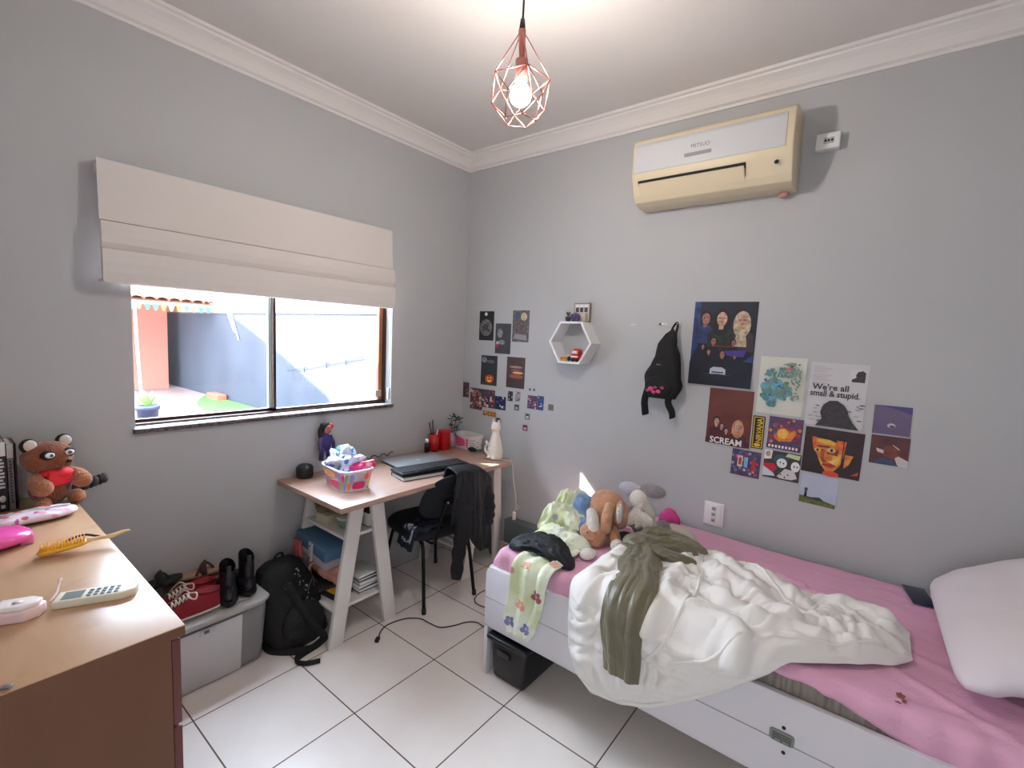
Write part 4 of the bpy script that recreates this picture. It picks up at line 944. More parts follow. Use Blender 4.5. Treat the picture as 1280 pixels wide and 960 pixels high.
# ---------------------------------------------------------------- hexagon shelf
hs = thing('hexagon_shelf', 'white hexagonal wall shelf beside the small wall cards', 'shelf', (.98, -.06, 1.43))
hc = (.984, 1.561); RH = .148
def hexp(r): return [(hc[0]+r*cos(pi/3*i), hc[1]+r*.98*sin(pi/3*i)) for i in range(6)]
o_, i_ = hexp(RH), hexp(RH-.014)
names = ['side_panel', 'top_panel', 'side_panel', 'side_panel', 'bottom_panel', 'side_panel']
for k in range(6):
    j = (k+1) % 6; b = MB(); b.prism([o_[k], o_[j], i_[j], i_[k]], (-.115, -.001), white_m, axis='y'); b.build(names[k], hs)
zt = hc[1]+RH*.98*sin(pi/3); zi = hc[1]-(RH-.014)*.98*sin(pi/3)
ph = thing('photo_strip_frame', 'small framed photo print standing on top of the hexagonal shelf', 'picture frame', (1.0, -.05, zt))
b = MB(); b.box((.955, -.035, zt), (1.065, -.028, zt+.115), mat('frame_grey', (120, 110, 106), .6)); b.build('frame', ph)
b = MB(); b.box((.961, -.0362, zt+.006), (1.059, -.0349, zt+.109), mat('photo_paper', (206, 198, 194), .6))
for i in range(3):
    b.box((.968+i*.03, -.0372, zt+.06), (.990+i*.03, -.0361, zt+.088), mat('photo_dark', (70, 60, 62), .6)); b.box((.968+i*.03, -.0372, zt+.09), (.990+i*.03, -.0361, zt+.102), paper)
b.box((1.035, -.0372, zt+.008), (1.055, -.0361, zt+.055), mat('photo_tan', (160, 140, 112), .6)); b.build('print', ph)
sc = thing('tiny_plant', 'tiny dark plant with purple pot at the left on the hexagonal shelf top', 'plant', (.95, -.07, zt))
b = MB(); b.lathe([(0, 0), (.014, 0), (.018, .03), (0, .03)], (.94, -.075, zt), mat('pot_dark', (50, 44, 56), .5), seg=14); b.build('pot', sc)
b = MB()
for i in range(14):
    a = i*2.4; d = V((cos(a)*.5, sin(a)*.5, .9)); p = V((.94, -.075, zt+.028)); e = d.cross(V((0, 0, 1))).normalized()*.006
    b.add([p, p+d*.015+e, p+d*.036, p+d*.015-e], [[0, 1, 2, 3]], mat('succulent', (62, 84, 56), .6))
b.build('foliage', sc)
b = MB(); b.ball((.99, -.075, zt+.025), (.032, .02, .025), mat('lavender_bits', (104, 86, 132), .8, col2=(50, 40, 66), vscale=90, bump=.8), noise_amp=.012, nscale=60, seed=3); tag(b.build('purple_ornament'), 'small dark purple ornament in front of the frame on the hexagonal shelf', 'ornament')
rt_ = thing('red_toy_van', 'bright red toy van inside the hexagonal shelf', 'toy', (1.0, -.06, zi))
b = MB(); rdm = mat('toy_red', (204, 28, 26), .3, coat=.5); b.box((.985, -.095, zi+.012), (1.035, -.03, zi+.045), rdm, bev=.008); b.box((.990, -.09, zi+.04), (1.035, -.035, zi+.078), rdm, bev=.012); b.build('body', rt_)
b = MB(); b.box((.995, -.0965, zi+.048), (1.03, -.09, zi+.066), mat('toy_window', (210, 200, 196), .2), bev=.002); b.box((.985, -.0975, zi+.028), (1.035, -.094, zi+.034), mat('toy_stripe', (226, 210, 196), .4)); b.build('windows', rt_)
for x in (.997, 1.025):
    for y in (-.09, -.04): b = MB(); b.cyl((x, y-.006, zi+.011), (x, y+.006, zi+.011), .011, black, seg=12); b.build('wheel', rt_)
for k, (x, m) in enumerate(((.925, 'yellow'), (.947, 'yellow'))):
    t = thing('yellow_toy', 'small yellow cube toy, %s inside the hexagonal shelf' % ('outermost left' if k == 0 else 'second from the left'), 'toy', (x, -.09, zi), group='yellow toys in the hexagonal shelf')
    b = MB(); b.box((x-.009, -.10, zi), (x+.009, -.08, zi+.026), mat('toy_yellow', (222, 160, 60), .5), bev=.004); b.build('body', t)
    b = MB(); b.box((x-.006, -.1012, zi+.014), (x+.006, -.0998, zi+.020), mat('toy_brown', (120, 50, 30), .5)); b.build('face', t)
b = MB(); b.ball((.968, -.085, zi+.018), (.010, .012, .018), black); b.ball((.968, -.092, zi+.036), (.009, .009, .008), mat('toy_cream', (220, 190, 170), .6)); tag(b.build('dark_figurine'), 'tiny dark figurine between the yellow toys and the red van', 'figurine')

# ---------------------------------------------------------------- small mini backpack hanging on the wall
hbk = thing('hanging_bag', 'small black bag with a pink print hanging from a wall hook', 'bag', (1.53, -.05, 1.18))
b = MB()
outl = [(1.305, .62, .0), (1.32, .072, .082), (1.36, .092, .096), (1.41, .096, .088), (1.47, .082, .068), (1.53, .075, .055), (1.58, .062, .050), (1.62, .040, .046), (1.645, .02, .04)]
def hb(u, v):
    z = 1.285+.375*v; wl_ = interp([(0, .075), (.1, .10), (.3, .105), (.5, .085), (.63, .068), (.75, .058), (.9, .035), (1, .0)], v); wr2 = interp([(0, .075), (.2, .098), (.3, .092), (.6, .062), (.8, .045), (.92, .032), (1, .0)], v)
    a = 2*pi*u; cx = abs(cos(a))**.6*(1 if cos(a) >= 0 else -1); sy = sin(a); d = interp([(0, .035), (.25, .052), (.6, .045), (1, .012)], v)
    x = 1.545+.028*v+cx*(wr2 if cx > 0 else wl_); return V((x+.006*sin(v*14), -.055+sy*d+.006*noise.noise(V((cx*4, v*9, sy))), z))
b.grid(hb, 44, 28, bm_, cycu=True); b.grid(lambda u, v: hb(u, 0)*v+V((1.545, -.055, 1.285))*(1-v), 44, 3, bm_, cycu=True); b.build('main_body', hbk)
b = MB(); b.ball((1.535, -.098, 1.35), (.072, .02, .062), bm_, noise_amp=.005, nscale=12); b.build('front_pocket', hbk)
b = MB()
for i, (x, z, r) in enumerate(((1.505, 1.335, .017), (1.53, 1.345, .012), (1.548, 1.325, .015), (1.565, 1.345, .014), (1.522, 1.318, .012), (1.487, 1.325, .010))):
    b.ball((x, -.112, z), (r, .008, r*.8), mat('print_pink%d' % (i % 2), ((206, 70, 120), (170, 60, 96))[i % 2], .7))
tag(b.build('pink_print', hbk), 'pink printed motif')
b = MB(); b.box((1.525, -.112, 1.462), (1.545, -.103, 1.470), mat('badge_pink', (110, 80, 90), .5)); b.build('badge', hbk)
for x0_, x1_ in ((1.470, 1.462), (1.60, 1.612)):
    b = MB(); b.tube(spline([(x0_, -.06, 1.34), (x0_-.01, -.075, 1.27), (x1_, -.07, 1.22), (x1_, -.055, 1.185)], 6), .02, bm_, flat=.35, seg=10); b.build('shoulder_strap', hbk)
b = MB(); b.tube(spline([(1.565, -.05, 1.625), (1.572, -.03, 1.67), (1.590, -.022, 1.692), (1.594, -.03, 1.66), (1.588, -.05, 1.60)], 6), .006, bm_, seg=8); b.build('hanging_loop', hbk)
b = MB(); b.box((1.582, -.012, 1.676), (1.602, 0, 1.700), paper, bev=.003); b.tube([(1.592, -.01, 1.682), (1.592, -.024, 1.680), (1.592, -.028, 1.690)], .0035, paper, seg=6); tag(b.build('wall_hook'), 'small white adhesive hook holding the black bag', 'hook')
for x, z, lab in ((1.335, 1.676, 'white adhesive hook left over on the wall, nearer the hexagonal shelf'), (1.512, 1.684, 'white adhesive hook just left of the hanging bag top')):
    b = MB(); b.box((x-.016, -.006, z-.006), (x+.016, 0, z+.006), paper, bev=.002); b.box((x-.004, -.014, z-.004), (x+.004, -.005, z+.004), paper, bev=.001); tag(b.build('wall_hook'), lab, 'hook')
b = MB(); b.ball((1.488, -.002, 1.684), (.006, .003, .006), black); tag(b.build('wall_plug'), 'small dark wall plug beside the white hook', 'wall plug')

# ---------------------------------------------------------------- posters and cards on the back wall
class Art:
    """a print: card in the wall plane with its picture as thin ink layers; picture coords 0..w, 0..h"""
    def __init__(s, x0, z0, x1, z1, base, tilt=0, t=.0012):
        s.w, s.h = x1-x0, z1-z0; s.M = TR(x0, -.0012, z0) @ RY(-tilt); s.b = MB(); s.k = 0
        s.b.box((0, -t, 0), (s.w, 0, s.h), base, M=s.M); s.z = -t
    def lay(s): s.z -= .00012; return s.z
    def poly(s, pts, m):
        z = s.lay(); s.b.add([(x*s.w, z, y*s.h) for x, y in pts], [list(range(len(pts)))], m, M=s.M); return s
    def ell(s, cx, cy, rx, ry, m, a0=0, n=20, rot=0):
        P = []
        for i in range(n):
            a = 2*pi*i/n; x, y = rx*cos(a), ry*sin(a); P.append((cx+(x*cos(rot)-y*sin(rot)*s.h/s.w), cy+(x*sin(rot)*s.w/s.h+y*cos(rot))))
        return s.poly(P, m)
    def rect(s, a, b_, c, d, m): return s.poly([(a, b_), (c, b_), (c, d), (a, d)], m)
    def text(s, txt, x, y, size, m, bold=0, sx=1, rot=0, align='LEFT'):
        z = s.lay(); s.b.text(txt, size, m, s.M @ TR(x*s.w, z, y*s.h) @ RX(pi/2) @ RZ(rot), align=align, bold=bold, sx=sx); return s
    def done(s, name, label, cat='poster', group=None):
        return tag(s.b.build(name, fix=False), label, cat, group)
I = lambda n, c, c2=None, sc=30: mat('ink_'+n, c, .5, col2=c2, vscale=sc)
dark = I('dark', (24, 24, 34)); inkb = I('black', (16, 16, 18)); skinA = I('skin', (176, 120, 100), (120, 74, 66), 60); skinB = I('skin_pale', (206, 168, 148), (150, 104, 92), 60)
blonde = I('blonde', (206, 190, 160), (140, 120, 96), 50); bluei = I('blue', (44, 70, 130), (24, 32, 72), 20); night = I('night', (30, 34, 60), (18, 18, 28), 12); wht = I('white', (228, 226, 224)); silver = I('silver', (176, 182, 190)); green_d = I('green_dark', (38, 50, 38), (20, 24, 22), 30)
def person(A, cx, cy, r, hair_, skin_, cloth, long=False):
    k = A.w/A.h
    A.poly([(cx-r*2.0, cy-r*k*5), (cx-r*1.9, cy-r*k*2.4), (cx-r*.6, cy-r*k*1.3), (cx+r*.6, cy-r*k*1.3), (cx+r*1.9, cy-r*k*2.4), (cx+r*2.0, cy-r*k*5)], cloth)
    if long: A.ell(cx, cy-r*k*.6, r*1.35, r*k*2.2, hair_)
    A.ell(cx, cy+r*k*.25, r*1.08, r*k*1.3, hair_); A.rect(cx-r*.35, cy-r*k*1.7, cx+r*.35, cy-r*k*.6, skin_); A.ell(cx+r*.05, cy-r*k*.05, r*.78, r*k*1.12, skin_)
    for s in (-1, 1): A.ell(cx+s*r*.32, cy+r*k*.12, r*.16, r*k*.08, inkb)
    A.ell(cx+.05*r, cy-r*k*.55, r*.25, r*k*.08, I('lips', (130, 50, 50)))
A = Art(1.664, 1.376, 1.967, 1.803, night, tilt=-.012)
A.poly([(.0, .3), (.12, .5), (.1, 1), (0, 1)], bluei); A.poly([(.75, .25), (1, .4), (1, .1), (.8, .1)], bluei)
person(A, .20, .80, .085, inkb, skinA, bluei); person(A, .78, .78, .10, blonde, skinB, I('coat', (60, 46, 56)), True); person(A, .46, .80, .105, inkb, skinB, green_d, True)
A.poly([(.68, .48), (.88, .48), (.84, .68), (.72, .68)], blonde)
for i, (x, y, r) in enumerate(((.36, .53, .05), (.68, .52, .04), (.30, .40, .035), (.52, .38, .05), (.72, .38, .04), (.2, .46, .03))): person(A, x, y, r, inkb, skinA, dark)
A.poly([(.55, .42), (.9, .45), (.85, .36), (.6, .37)], I('violet', (66, 54, 130))); A.rect(.35, .47, .70, .478, I('red_line', (150, 40, 60)))
A.poly([(0, 0), (1, 0), (1, .30), (.5, .33), (0, .28)], I('navy2', (20, 24, 44), (14, 16, 26), 10)); A.poly([(.35, .14), (.60, .14), (.60, .20), (.54, .225), (.40, .225), (.35, .20)], silver); A.rect(.38, .155, .57, .17, dark); A.poly([(.2, .135), (.75, .133), (.5, .145)], bluei)
A.done('film_poster', 'large dark blue film poster of three people above a crowd')
A = Art(1.776, 1.078, 1.985, 1.363, I('maroon', (112, 56, 48), (96, 44, 40), 10), tilt=-.01)
for i, (x, y, r, hr, lg) in enumerate(((.22, .40, .08, inkb, 0), (.35, .32, .055, I('brownhair', (60, 36, 32)), 1), (.46, .25, .05, inkb, 0), (.61, .24, .045, I('brownhair', (60, 36, 32)), 0), (.72, .36, .10, I('hair_gold', (206, 150, 110), (170, 110, 84)), 1))): person(A, x, y, r, hr, skinB, I('maroon_d', (78, 32, 38)), lg)
A.rect(0, 0, 1, .10, I('maroon_d', (78, 32, 38))); A.text('SCREAM', .10, .015, .044, wht, bold=.0010, sx=.95)
A.done('film_poster', 'maroon film poster reading SCREAM below five heads')
A = Art(2.0, 1.265, 2.194, 1.538, I('cream_paper', (206, 206, 194)), tilt=-.01)
teal = I('teal', (96, 156, 158), (60, 116, 130), 90); teal2 = I('teal_dark', (34, 92, 104)); sage = I('sage', (136, 160, 142), (100, 126, 116), 90); aqua = I('aqua', (86, 150, 190), (120, 180, 190), 60)
random.seed(11)
for i in range(70):
    a = random.random()*6.3; r = random.random(); A.ell(.37+.30*r*cos(a), .40+.25*r*sin(a), .06+.04*random.random(), .035+.025*random.random(), (teal, sage, aqua)[i % 3], rot=a, n=9)
for i in range(44): A.ell(.15+.6*random.random(), .66+.16*random.random(), .05, .018, (sage, teal)[i % 2], rot=random.random()*3, n=8)
for i in range(44): A.ell(.72+.18*random.random(), .25+.65*random.random(), .035, .016, sage, rot=random.random()*3, n=8)
A.poly([(.5, .88), (.7, .92), (.8, .88), (.7, .84)], sage); A.ell(.64, .80, .07, .03, I('coral', (196, 120, 110))); A.ell(.70, .855, .022, .014, inkb); A.ell(.29, .335, .026, .016, inkb); A.ell(.33, .24, .02, .012, I('coral', (196, 120, 110)))
A.poly([(.12, .60), (.20, .62), (.18, .56)], teal2); A.poly([(.38, .47), (.48, .52), (.58, .46), (.46, .49)], teal2)
A.done('art_print', 'cream art print with teal leafy scribbles beside the dark blue poster')
A = Art(2.208, 1.237, 2.424, 1.524, I('grey_paper', (198, 194, 196)), tilt=-.015)
for i in range(12): A.rect(.06, .93-.027*i-(i//4)*.02, .06+.22+.05*((i*5) % 3), .937-.027*i-(i//4)*.02, I('faint', (160, 156, 160)))
A.rect(.70, .72, .95, .92, I('pale', (206, 202, 200))); A.poly([(.73, .73), (.95, .73), (.95, .88), (.90, .91), (.82, .89), (.79, .84), (.80, .80), (.73, .77)], I('rock', (60, 54, 58), (40, 36, 42), 90))
A.text("We're all", .07, .575, .037, I('type', (56, 52, 58)), bold=.0009); A.text('small & stupid.', .04, .475, .037, I('type', (56, 52, 58)), bold=.0009, sx=.86)
for i in range(26): A.ell(.06+.9*random.random(), .06+.34*random.random(), .02+.05*random.random(), .008, (I('rock', (60, 54, 58)), I('gravel', (150, 146, 150)))[i % 2], n=8)
A.poly([(.20, 0), (.95, 0), (.84, .10), (.76, .20), (.73, .28), (.66, .36), (.54, .42), (.40, .41), (.30, .34), (.26, .22), (.30, .12)], I('rock', (60, 54, 58), (40, 36, 42), 90))
A.done('quote_print', "pale grey print reading We're all small & stupid above a dark rock")
A = Art(1.993, 1.083, 2.046, 1.246, inkb); yel3 = I('gold', (222, 184, 40)); A.rect(.08, .03, .92, .97, yel3); A.rect(.15, .055, .85, .945, inkb); A.text('NIRVANA', .80, .18, .034, yel3, bold=.0006, rot=pi/2, sx=.82); A.ell(.5, .12, .28, .05, yel3)
A.done('band_card', 'narrow black card with yellow upright lettering NIRVANA', 'card')
A = Art(2.061, 1.098, 2.204, 1.253, I('multi', (126, 60, 70), (50, 70, 120), 50), tilt=-.02)
rd = I('redp', (196, 54, 44), (150, 40, 60), 70); og = I('orangep', (226, 140, 60), (200, 90, 50), 80)
for i in range(40): A.ell(random.random()*.9+.05, random.random()*.8+.15, .04+.04*random.random(), .03+.04*random.random(), (rd, og, I('bluep', (60, 100, 150)), rd, I('purp', (110, 60, 110)), og)[i % 6], n=7, rot=i)
A.poly([(.2, .35), (.35, .25), (.7, .3), (.85, .55), (.6, .62), (.45, .70), (.3, .6)], og); A.ell(.45, .5, .16, .15, I('yellowp', (236, 196, 80), (220, 150, 60), 60)); A.rect(0, .02, 1, .16, I('purp2', (90, 44, 80)))
for i, c in enumerate('THAT US WAR'.replace(' ', '')): A.rect(.06+i*.10, .05, .12+i*.10, .13, wht)
A.done('album_card', 'square red, orange and blue print beside the yellow lettered card', 'card')
A = Art(1.909, .936, 2.041, 1.067, I('shop', (96, 80, 110), (60, 50, 80), 60), tilt=-.02)
for i in range(34): A.rect(*(lambda x, y: (x, y, x+.09, y+.10))(random.random()*.9, random.random()*.85), (I('c1', (60, 110, 170)), I('c2', (196, 50, 90)), I('c3', (170, 170, 200)), I('c4', (80, 60, 110)), I('c5', (190, 70, 150)), I('c6', (130, 120, 150)))[i % 6])
A.rect(.22, .35, .40, .78, I('c7', (206, 190, 180))); A.rect(.26, .42, .36, .70, rd); A.rect(.45, .35, .58, .75, I('c8', (120, 180, 220))); A.rect(.72, .25, .88, .68, rd)
A.done('shop_photo_card', 'small purple toned photo card of coloured shelves under the maroon poster', 'card')
A = Art(2.055, .953, 2.209, 1.088, I('comicbg', (58, 54, 60)), tilt=-.02)
A.poly([(0, .65), (.2, .7), (.22, 1), (0, 1)], wht); A.ell(.1, .86, .07, .10, I('skin_pale', (206, 168, 148))); A.poly([(0, .5), (.3, .55), (.38, .36), (.25, .22), (0, .4)], I('crimson', (196, 30, 60))); A.ell(.47, .72, .20, .18, I('tealhair', (52, 84, 90))); A.ell(.50, .60, .14, .17, wht); A.ell(.87, .55, .12, .18, wht); A.poly([(.4, .1), (.6, .42), (.85, .40), (.95, .15), (.8, .06), (.5, .05)], I('linepaper', (206, 200, 200)))
A.poly([(.58, .86), (.95, .80), (.98, .96), (.64, .98)], I('bubble', (200, 204, 160))); A.poly([(0, .4), (.3, .2), (.35, .1), (0, .05)], I('lightpaper', (200, 204, 212)))
for x, y in ((.46, .62), (.55, .60), (.84, .56), (.92, .55), (.5, .2), (.7, .22), (.62, .12)): A.ell(x, y, .02, .03, inkb)
A.done('comic_card', 'comic panel card with two pale faces and a red patch', 'card')
A = Art(2.213, 1.016, 2.435, 1.226, I('night2', (50, 28, 32), (36, 20, 26), 20), tilt=-.02)
gold = I('goldface', (216, 146, 50), (196, 90, 40), 34)
A.poly([(.13, .80), (.45, .78), (.72, .78), (.70, .45), (.66, .25), (.56, .10), (.42, .08), (.32, .25), (.25, .42), (.17, .55)], gold); A.poly([(.2, .85), (.6, .92), (.72, .76), (.5, .72), (.22, .76)], I('hairb', (40, 20, 24))); A.poly([(.72, .50), (.86, .5), (.80, .30), (.72, .2)], gold); A.poly([(.18, .62), (.30, .63), (.46, .64), (.45, .60), (.3, .58)], I('brow', (120, 40, 26)))
sh1 = I('face_shade', (176, 84, 34), (120, 44, 28), 40); sh2 = I('face_hot', (206, 60, 40), (226, 120, 50), 50); sh3 = I('face_lit', (226, 184, 70), (206, 150, 50), 30)
A.poly([(.22, .78), (.44, .77), (.56, .72), (.52, .66), (.36, .67), (.22, .70)], sh3); A.poly([(.17, .78), (.13, .80), (.18, .52), (.26, .42), (.24, .56)], sh2); A.poly([(.55, .78), (.72, .78), (.70, .56), (.62, .60)], sh2); A.poly([(.31, .56), (.37, .56), (.38, .34), (.44, .28), (.36, .26), (.32, .34)], sh1); A.poly([(.52, .50), (.66, .48), (.64, .28), (.56, .2), (.52, .32)], sh3); A.poly([(.27, .36), (.34, .30), (.40, .16), (.34, .2)], sh3); A.poly([(.40, .60), (.62, .58), (.60, .44), (.42, .46)], sh1)
A.ell(.48, .55, .08, .05, I('eye', (206, 170, 120))); A.ell(.49, .55, .025, .035, inkb); A.ell(.24, .52, .05, .04, I('eye', (206, 170, 120))); A.ell(.25, .52, .02, .03, inkb); A.ell(.47, .22, .12, .04, I('lipred', (170, 40, 30))); A.ell(.52, .04, .14, .06, I('redglow', (206, 70, 40))); A.poly([(.45, .30), (.6, .38), (.55, .25)], I('lightgold', (226, 196, 120))); A.poly([(.85, .08), (.97, .18), (.96, .10)], I('redglow', (206, 70, 40))); A.rect(.672, .2, .688, .8, inkb)
A.done('portrait_poster', 'dark print of a face lit glowing orange and yellow')
A = Art(2.217, .868, 2.359, 1.008, I('sky_print', (184, 190, 206), (170, 178, 200), 8), tilt=-.03)
A.poly([(0, 0), (1, 0), (1, .12), (.5, .22), (0, .24)], I('grass_print', (112, 116, 60), (76, 84, 44), 60)); A.poly([(.12, .2), (.14, .42), (.19, .44), (.21, .2)], inkb); A.ell(.165, .46, .05, .06, I('treep', (60, 66, 76))); A.poly([(.2, .2), (.4, .24), (.55, .27), (.66, .20), (.66, .14), (.3, .17)], I('hedge', (56, 62, 44)))
A.done('landscape_card', 'small landscape card of green field and pale sky, lowest on the wall', 'card')
A = Art(2.459, 1.233, 2.585, 1.356, I('purple_sky', (110, 92, 120), (92, 80, 112), 6)); A.poly([(0, 1), (1, 1), (1, .75), (.5, .92)], I('indigo', (70, 62, 120))); A.ell(.50, .32, .11, .08, I('planet', (190, 180, 186))); A.ell(.52, .29, .07, .04, I('planetd', (70, 60, 70)))
A.done('purple_card', 'plain purple card with a tiny pale object, upper of the right pair', 'card')
A = Art(2.460, 1.103, 2.590, 1.227, I('wine', (96, 48, 46), (76, 34, 44), 14)); A.poly([(.6, .42), (1, .22), (1, 0), (.75, 0)], I('whiteshirt', (196, 192, 188))); A.poly([(.1, 0), (.3, .22), (.6, .2), (.78, 0)], I('denim', (60, 80, 112), (40, 56, 84), 60)); A.ell(.55, .46, .22, .22, I('face_red', (130, 66, 50), (100, 44, 40), 30)); A.poly([(.15, .55), (.35, .50), (.36, .38), (.2, .42)], I('hand', (210, 180, 176))); A.poly([(.55, .74), (.75, .60), (.76, .55), (.6, .68)], I('hand', (210, 180, 176)))
A.done('album_card', 'wine red card with a face, hand and white shirt, lower of the right pair', 'card')
# the five small portrait cards
A = Art(.148, 1.549, .285, 1.756, inkb); A.ell(.45, .90, .10, .06, wht); A.ell(.47, .44, .42, .29, I('moongrey', (130, 126, 124), (70, 68, 70), 60))
for i in range(8): A.ell(.3+.05*i, .35+.03*((i*3) % 7), .05, .08, I('moonline', (50, 48, 52)), n=8, rot=i)
A.done('photo_card', 'black card with a grey moon like disc, top left of the wall cards', 'card')
A = Art(.304, 1.461, .442, 1.671, I('smoke', (60, 60, 66), (44, 44, 50), 10)); A.ell(.3, .68, .18, .16, I('smoke_l', (150, 150, 154), (90, 90, 96), 50)); A.ell(.45, .38, .2, .08, I('smoke_l', (150, 150, 154))); A.ell(.12, .27, .11, .07, I('rose', (180, 40, 54))); A.ell(.16, .36, .1, .05, silver)
A.done('photo_card', 'smoky dark grey card with a red spot between the two top cards', 'card')
A = Art(.454, 1.549, .594, 1.761, I('shadow', (56, 50, 54), (110, 104, 104), 60)); A.ell(.25, .82, .16, .11, I('denim2', (60, 74, 112))); A.ell(.68, .80, .18, .13, I('creamf', (206, 190, 150), (160, 140, 110), 60)); A.ell(.5, .45, .38, .26, I('brindle', (110, 92, 88), (60, 50, 50), 70)); A.poly([(.1, .1), (.9, .05), (.85, .22), (.15, .26)], I('greyp', (140, 134, 136)))
A.done('photo_card', 'crowded grey card with blue and cream heads, top right of the cards', 'card')
A = Art(.179, 1.229, .331, 1.442, I('nightp', (40, 42, 48), (30, 30, 34), 8)); A.ell(.2, .85, .16, .10, I('moonp', (140, 144, 156), (90, 94, 104), 20)); A.ell(.6, .80, .25, .06, I('cloudp', (84, 88, 100))); A.rect(0, 0, 1, .1, I('earth', (60, 50, 34))); A.ell(.55, .22, .28, .14, I('pumpkin', (200, 84, 30), (150, 50, 24), 40))
for x in (.45, .64): A.poly([(x-.06, .22), (x+.06, .22), (x, .30)], I('glow', (250, 190, 70)))
A.poly([(.38, .18), (.72, .18), (.62, .11), (.48, .11)], I('glow', (250, 190, 70)))
A.done('photo_card', 'night card with a glowing orange carved pumpkin', 'card')
A = Art(.419, 1.232, .576, 1.444, I('dusk', (78, 46, 42), (60, 34, 34), 10)); A.ell(.5, .68, .36, .04, I('duskc', (150, 120, 112))); A.ell(.62, .50, .30, .035, I('duskg', (236, 170, 96))); A.ell(.5, .58, .30, .03, I('duskp', (130, 80, 70))); A.ell(.55, .38, .38, .07, I('dusko', (150, 76, 40)))
for i in range(9): A.rect(.05+i*.105, .0, .06+i*.105, .34, I('duskd', (60, 32, 32)))
A.done('photo_card', 'brown sunset card with a glowing orange streak', 'card')
def collage(x0, z0, x1, z1, cols_, lab, seed, n=26, tilt=0, base=(90, 70, 76)):
    random.seed(seed); A = Art(x0, z0, x1, z1, I('base%d' % seed, base, tuple(int(c*.6) for c in base), 80), tilt=tilt)
    for i in range(n):
        c = cols_[i % len(cols_)]; m = I('k%d%d%d' % c, c)
        if i % 3: A.ell(.1+.8*random.random(), .08+.84*random.random(), .05+.07*random.random(), .04+.08*random.random(), m, n=8, rot=random.random()*3)
        else: x, y = random.random()*.8, random.random()*.8; A.poly([(x, y), (x+.2, y+.05), (x+.16, y+.16), (x+.03, y+.2)], m)
    A.done('sticker_card', lab, 'card')
collage(.006, 1.118, .066, 1.230, [(50, 44, 50), (150, 130, 130), (90, 70, 80)], 'small grey card nearest the room corner', 21, 16)
collage(.082, 1.040, .202, 1.196, [(190, 110, 100), (96, 120, 70), (206, 180, 160), (120, 40, 50), (150, 90, 110)], 'larger busy red and green comic card left in the collage row', 22, 34)
collage(.204, 1.066, .320, 1.196, [(40, 36, 60), (190, 90, 80), (206, 190, 170), (110, 50, 60), (70, 70, 110)], 'busy dark blue and red comic card in the middle of the collage row', 23, 34)
collage(.322, 1.066, .422, 1.160, [(30, 34, 90), (70, 76, 150), (206, 204, 214), (20, 20, 40)], 'deep blue comic card at the right of the collage row', 24, 18, base=(34, 36, 84))
collage(.214, 1.006, .338, 1.042, [(220, 170, 60), (70, 70, 40), (190, 90, 40), (230, 200, 110)], 'thin yellow strip card under the collage row', 25, 14, base=(190, 130, 50))
collage(.438, 1.138, .482, 1.206, [(20, 20, 24), (190, 186, 186)], 'tiny black and white card, left of the two over the cat lamp', 26, 8, base=(40, 38, 42))
collage(.503, 1.142, .546, 1.210, [(220, 214, 210), (60, 56, 58), (20, 20, 24)], 'tiny black and white card, right of the two over the cat lamp', 27, 8, base=(170, 166, 166))
collage(.610, 1.107, .688, 1.197, [(196, 60, 90), (110, 90, 160), (220, 150, 160), (60, 60, 120)], 'small pink and violet card right of the cat lamp', 28, 20, tilt=-.02)
collage(.690, 1.107, .741, 1.201, [(60, 90, 160), (200, 210, 226), (40, 54, 110)], 'narrow blue card beside the pink and violet card', 29, 12, base=(60, 80, 140), tilt=-.02)
for i, (x, z, c, lab) in enumerate(((.520, 1.10, (80, 80, 84), 'dark triangular sticker just above the cat lamp'), (.36, .985, (70, 64, 90), 'small purple sticker left of the cat lamp head'), (.60, .97, (120, 70, 84), 'small maroon sticker right of the cat lamp neck'), (.615, 1.05, (110, 110, 106), 'small grey penguin shaped sticker right of the cat lamp'),
                                  (.80, 1.135, (110, 100, 90), 'tiny brown sticker furthest right of the stickers'), (.625, 1.235, (90, 90, 96), 'left one of two tiny dot stickers above the pink card'), (.66, 1.236, (90, 90, 96), 'right one of two tiny dot stickers above the pink card'))):
    s_ = .008 if i > 4 else .02; A = Art(x-s_, z-s_, x+s_, z+s_, I('st%d' % i, c)); 
    if i < 4: A.ell(.5, .4, .3, .25, I('stl%d' % i, tuple(min(255, k_+80) for k_ in c))); A.ell(.5, .75, .2, .15, inkb)
    A.done('sticker', lab, 'sticker')

# ---------------------------------------------------------------- bed
bed = thing('single_bed', 'white single bed against the back wall, with metal maker plate', 'bed', (2.1, -.5, 0))
bw = mat('bed_white', (214, 211, 216), .38)
BX0, BX1, BF = 1.122, 3.16, -.962
RT, RB = .524, .235
b = MB()   # front rail with rounded top end
pts = [(BX0, RB), (BX0, RT-.035), (BX0+.008, RT-.012), (BX0+.03, RT), (BX1, RT), (BX1, RB)]
b.prism(pts, (BF, BF+.022), bw, axis='y', bev=.0025); b.build('side_rail', bed)
b = MB(); b.box((BX0+.004, BF-.0015, .375), (BX1, BF+.001, .3775), mat('groove', (150, 146, 150), .6)); b.build('rail_groove', bed)
b = MB(); b.prism([(BF+.022, RB), (BF+.022, RT-.01), (-.01, RT-.01), (-.01, RB)], (BX0, BX0+.02), bw, axis='x', bev=.0025); b.build('foot_board', bed)
b = MB(); b.box((BX1-.02, BF, .0), (BX1, -.01, .80), bw, bev=.003); b.build('head_board', bed)
for (x, y) in ((BX0, BF), (BX0, -.05)):
    b = MB(); b.box((x, y, 0), (x+.022, y+.055, RB+.01), bw, bev=.002); b.build('leg', bed)
b = MB(); b.box((BX0+.03, BF+.03, .25), (BX1-.03, -.02, .27), whitemat); b.build('base_board', bed)
